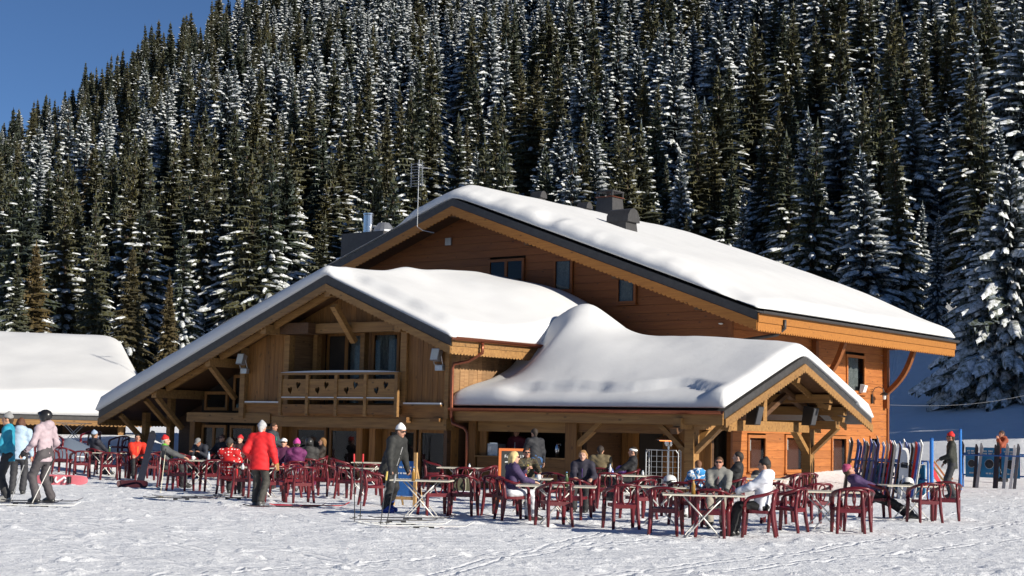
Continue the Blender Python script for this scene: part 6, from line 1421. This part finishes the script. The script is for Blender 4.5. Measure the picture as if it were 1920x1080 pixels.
rj = stand(484, 950, 12, 'man in a bright red jacket seen from behind, walking on ski boots', h=1.74, jacket=(.62, .012, .016), pants=(.045, .042, .036), boots=(.10, .10, .10), hair=(.45, .45, .44), hairstyle='short', hat='beanie', hat_c=(.42, .42, .43), gloves=(.32, .17, .05), hands=((-.26, .12, 1.0), (.38, .0, .84)), lean=5, feet=((-.10, .1, 0), (.10, -.12, .03)), bulk=1.18, hem=.2)
stand(507, 906, 105, 'waiter in dark jacket with green shirt standing behind the man in red', h=1.74, jacket=(.03, .04, .05), pants=(.03, .03, .04), hair=(.05, .025, .012), trim=(.02, .35, .22), hands=((-.12, .38, 1.1), (.12, .4, 1.1)), skin=1)
wh = stand(728, 961, 118, 'man in white knit hat and black jacket leaning over ski poles, blue boots', h=1.78, jacket=(.022, .023, .022), pants=(.016, .016, .017), boots=(.03, .06, .30), hat='beanie', hat_c=(.75, .75, .74), shades=True, lean=20, hands=((-.36, .2, .80), (.38, .26, .85)), gloves=BLK, scarf=None, trim=(.4, .4, .4), feet=((-.22, -.12, 0), (.22, .08, 0)), head_pitch=4, bulk=1.22, hem=.2)
stand(1003, 932, 330, 'man in black jacket and blue trousers leaning on the bar', h=1.74, jacket=(.016, .017, .022), pants=(.03, .09, .22), hair=(.03, .02, .014), hands=((-.2, .4, 1.05), (.3, .1, .85)), lean=8, skiboots=False)
u = onv(969, 850, pv0 + .85)[0]; p = BW(u, pv0 + .85)
person(p, 205, 'barman in a maroon jacket with white chest stripes behind the counter', h=1.76, jacket=(.12, .012, .025), hair=(.04, .025, .015), trim=(.7, .7, .7), hands=((-.25, .25, 1.05), (.25, .25, 1.05)))
stand(1786, 943, 285, 'man in a red knit hat and dark green-black jacket standing between the ski racks', h=1.78, jacket=(.022, .024, .018), pants=(.03, .031, .035), hat='beanie', hat_c=(.62, .02, .018), shades=True, hands=((-.2, .3, 1.05), (.24, .2, .95)), skin=1, bulk=1.05)
stand(1881, 922, 250, 'person in an orange-brown jacket half hidden behind the banner rack', h=1.72, jacket=(.28, .06, .025), pants=BLK, hair=(.06, .03, .02), hood=True, skin=1, hands=((-.1, .25, 1.45), (.25, .1, 1.0)))
# seated people
seated(256, 899, 160, 'man in a red jacket lounging at the left tables beside an upright ski', 'chair of the lounging man in red at the left tables', jacket=(.60, .03, .012), hair=(.015, .012, .01), skin=1, lean=-15, trim=(.5, .35, .05))
seated(180, 893, 35, 'person in dark jacket and pale blue hat seated at the far-left tables', 'chair of the person with the pale blue hat at left', jacket=(.02, .022, .035), hat='beanie', hat_c=(.30, .38, .5), pants=(.02, .03, .06))
seated(316, 914, 84, 'person in red hat and grey jacket with a green scarf seated in profile', 'chair of the person with red hat and green scarf', jacket=(.075, .078, .08), hat='beanie', hat_c=(.55, .02, .02), scarf=(.10, .42, .03), pants=(.05, .05, .05), hands=((-.14, .42, .76), (.14, .44, .76)), hair=(.5, .5, .48))
seated(379, 896, 200, 'man in navy jacket and grey cap bending forward over the table', 'chair of the bending man in navy', jacket=(.014, .018, .03), hat='cap', hat_c=(.2, .2, .2), lean=32, head_pitch=22, hands=((-.16, .46, .78), (.16, .46, .78)), skin=1)
seated(409, 895, 210, 'dark-clad person with brown hair seated left of the red knit hat', 'chair of the dark-clad brown-haired person', jacket=(.02, .018, .02), hair=(.08, .035, .02), shades=True)
seated(430, 927, 8, 'person in a white-dotted red jacket and grey knit hat seen from behind', 'chair of the person in the dotted red jacket', jmat=dotted((.55, .012, .014), (.8, .75, .7)), hat='beanie', hat_c=(.035, .03, .028), bulk=1.15)
seated(444, 901, 195, 'person in a bright red knit hat seated behind the dotted red jacket', 'chair of the person in the bright red knit hat', jacket=(.05, .02, .02), hat='beanie', hat_c=(.62, .02, .025), skin=2)
seated(527, 917, 185, 'person in white cap and dark purple jacket right of the man in red', 'chair of the person in white cap and purple', jacket=(.08, .012, .05), hat='cap', hat_c=(.72, .72, .72), shades=True)
seated(551, 924, 340, 'person with a bright pink hood and pale grey sleeve', 'chair of the person with the pink hood', jacket=(.14, .02, .10), hat='beanie', hat_c=(.5, .05, .25), hood=True, pants=(.25, .25, .28))
seated(577, 916, 352, 'person in charcoal hooded jacket and dark helmet seen from behind', 'chair of the person in charcoal hooded jacket', jacket=(.035, .033, .032), hat='helmet', hat_c=(.03, .03, .03), hood=True, bulk=1.12, pants=(.45, .06, .2))
seated(566, 899, 190, 'person in a grey cap far behind the pink hood', 'chair of the person in the grey cap', jacket=(.03, .03, .03), hat='cap', hat_c=(.4, .42, .38))
seated(594, 905, 255, 'person with light brown hair at the right end of the crowded table', 'chair of the light-brown-haired person', jacket=(.03, .022, .018), hair=(.22, .11, .04), hairstyle='long')
seated(799, 905, 80, 'person in a red jacket seated alone by the glass doors of the chalet', 'chair of the lone red-jacketed person by the glass doors', jacket=(.32, .012, .016), hair=(.02, .014, .01), lean=8)
seated(960, 975, 72, 'blonde woman in purple jacket and white trousers seated at the front', 'chair of the blonde woman', h=1.66, jacket=(.05, .03, .09), pants=(.62, .64, .68), hair=(.62, .47, .22), hairstyle='long', shades=True, hands=((-.12, .3, .98), (.1, .4, .76)), lean=6, skin=2, boots=(.02, .02, .02))
seated(988, 951, 165, 'woman in camouflage jacket and yellow shirt wearing sunglasses', 'chair of the woman in the camouflage jacket', h=1.68, jmat=patchy('camouflage', ((.05, .035, .02), (.12, .10, .05), (.03, .03, .02)), 16), trim=(.65, .55, .03), hair=(.03, .018, .012), shades=True, scarf=None, hands=((-.2, .38, .78), (.1, .34, .9)), skin=1)
seated(1091, 961, 190, 'smiling fair-haired woman in a dark purple jacket facing us', 'chair of the smiling fair-haired woman', h=1.68, jacket=(.022, .02, .035), hair=(.30, .16, .06), hairstyle='long', trim=(.08, .03, .2), skin=2, hands=((-.24, .36, .74), (.12, .4, .76)), lean=4, hood=True)
seated(1126, 938, 12, 'broad man in a khaki jacket sitting with his back to us at the bar', 'chair of the man in the khaki jacket', h=1.76, jacket=(.15, .115, .06), hair=(.03, .02, .015), bulk=1.2, pants=(.06, .05, .035))
seated(1176, 941, 275, 'man in black jacket with a white headband seated by the porch posts', 'chair of the man with white headband', jacket=(.014, .014, .016), hat='band', hat_c=(.78, .78, .76), hair=(.03, .02, .012))
seated(1304, 974, 345, 'child in a blue and white ski jacket seen from behind', 'chair of the child in blue and white', h=1.42, jmat=patchy('blue_white_jacket', ((.03, .24, .55), (.75, .77, .8), (.03, .24, .55)), 6), hair=(.16, .07, .03), pants=(.6, .6, .62), hood=True)
seated(1346, 990, 192, 'woman in grey ski jacket, sunglasses and brown fringe facing us', 'chair of the woman in the grey ski jacket', jacket=(.20, .20, .185), h=1.64, pants=(.30, .27, .22), hair=(.09, .045, .02), shades=True, trim=(.3, .03, .04), hands=((-.18, .32, .72), (.1, .3, .76)), gloves=BLK, bulk=1.0, hood=True, scarf=(.03, .02, .03), skin=1)
seated(1372, 966, 285, 'balding man in black jacket seated behind the woman in grey', 'chair of the balding man in black', jacket=(.014, .014, .016), hair=(.03, .02, .015), skin=2)
seated(1424, 1008, 283, 'person in white ski jacket, black knit hat and black trousers at the front', 'chair of the person in the white ski jacket', h=1.67, jacket=(.74, .76, .82), pants=(.012, .012, .013), hat='beanie', hat_c=(.014, .012, .012), hands=((-.12, .42, .76), (.14, .4, .78)), lean=-3, hood=True, bulk=1.12, feet=((-.12, .5, 0), (.12, .44, 0)))
rp = at(1640, 974); rp.z = 0
chair(rp, 90, 'chair on which the sunbather lies back')
person(rp, 90, 'sunbather in purple jacket and pink hat lying back over a chair, legs stretched right', 'sit', h=1.78, jacket=(.06, .03, .10), pants=(.012, .012, .014), hat='beanie', hat_c=(.40, .06, .14), lean=-52, head_pitch=-8, hands=((-.2, .2, .62), (.2, .2, .62)), feet=((-.1, .72, 0), (.1, .78, 0)), skin=1, hem=.1)
# poles held by the skiers on the left
pole_px((57, 950), (101, 860), 1, 'pole held in the right hand of the pink skier, tip towards us', shaft=(.75, .73, .68)); pole_px((18, 945), (50, 858), 1, 'pole of the pink skier crossing in front of the teal skier', shaft=(.35, .35, .35))
for px, py, az, k, lb in ((52, 951, 84, 0, 'pale ski under the feet of the pink skier'), (20, 946, 80, 6, 'dark ski under the feet of the teal skier'), (60, 943, 78, 6, 'dark ski just behind the pink skier')):
    p = at(px, py); p.z = gz(p.x, p.y) + .035; ski(k, flat_ski(p + Vector((-.6, -.1, 0)), az), lb, 'skis worn by the skiers at left')
p = at(455, 951); p.z = .03; ski(2, flat_ski(p, 84), 'black and red ski worn by the man in the red jacket', 'skis lying in the snow')
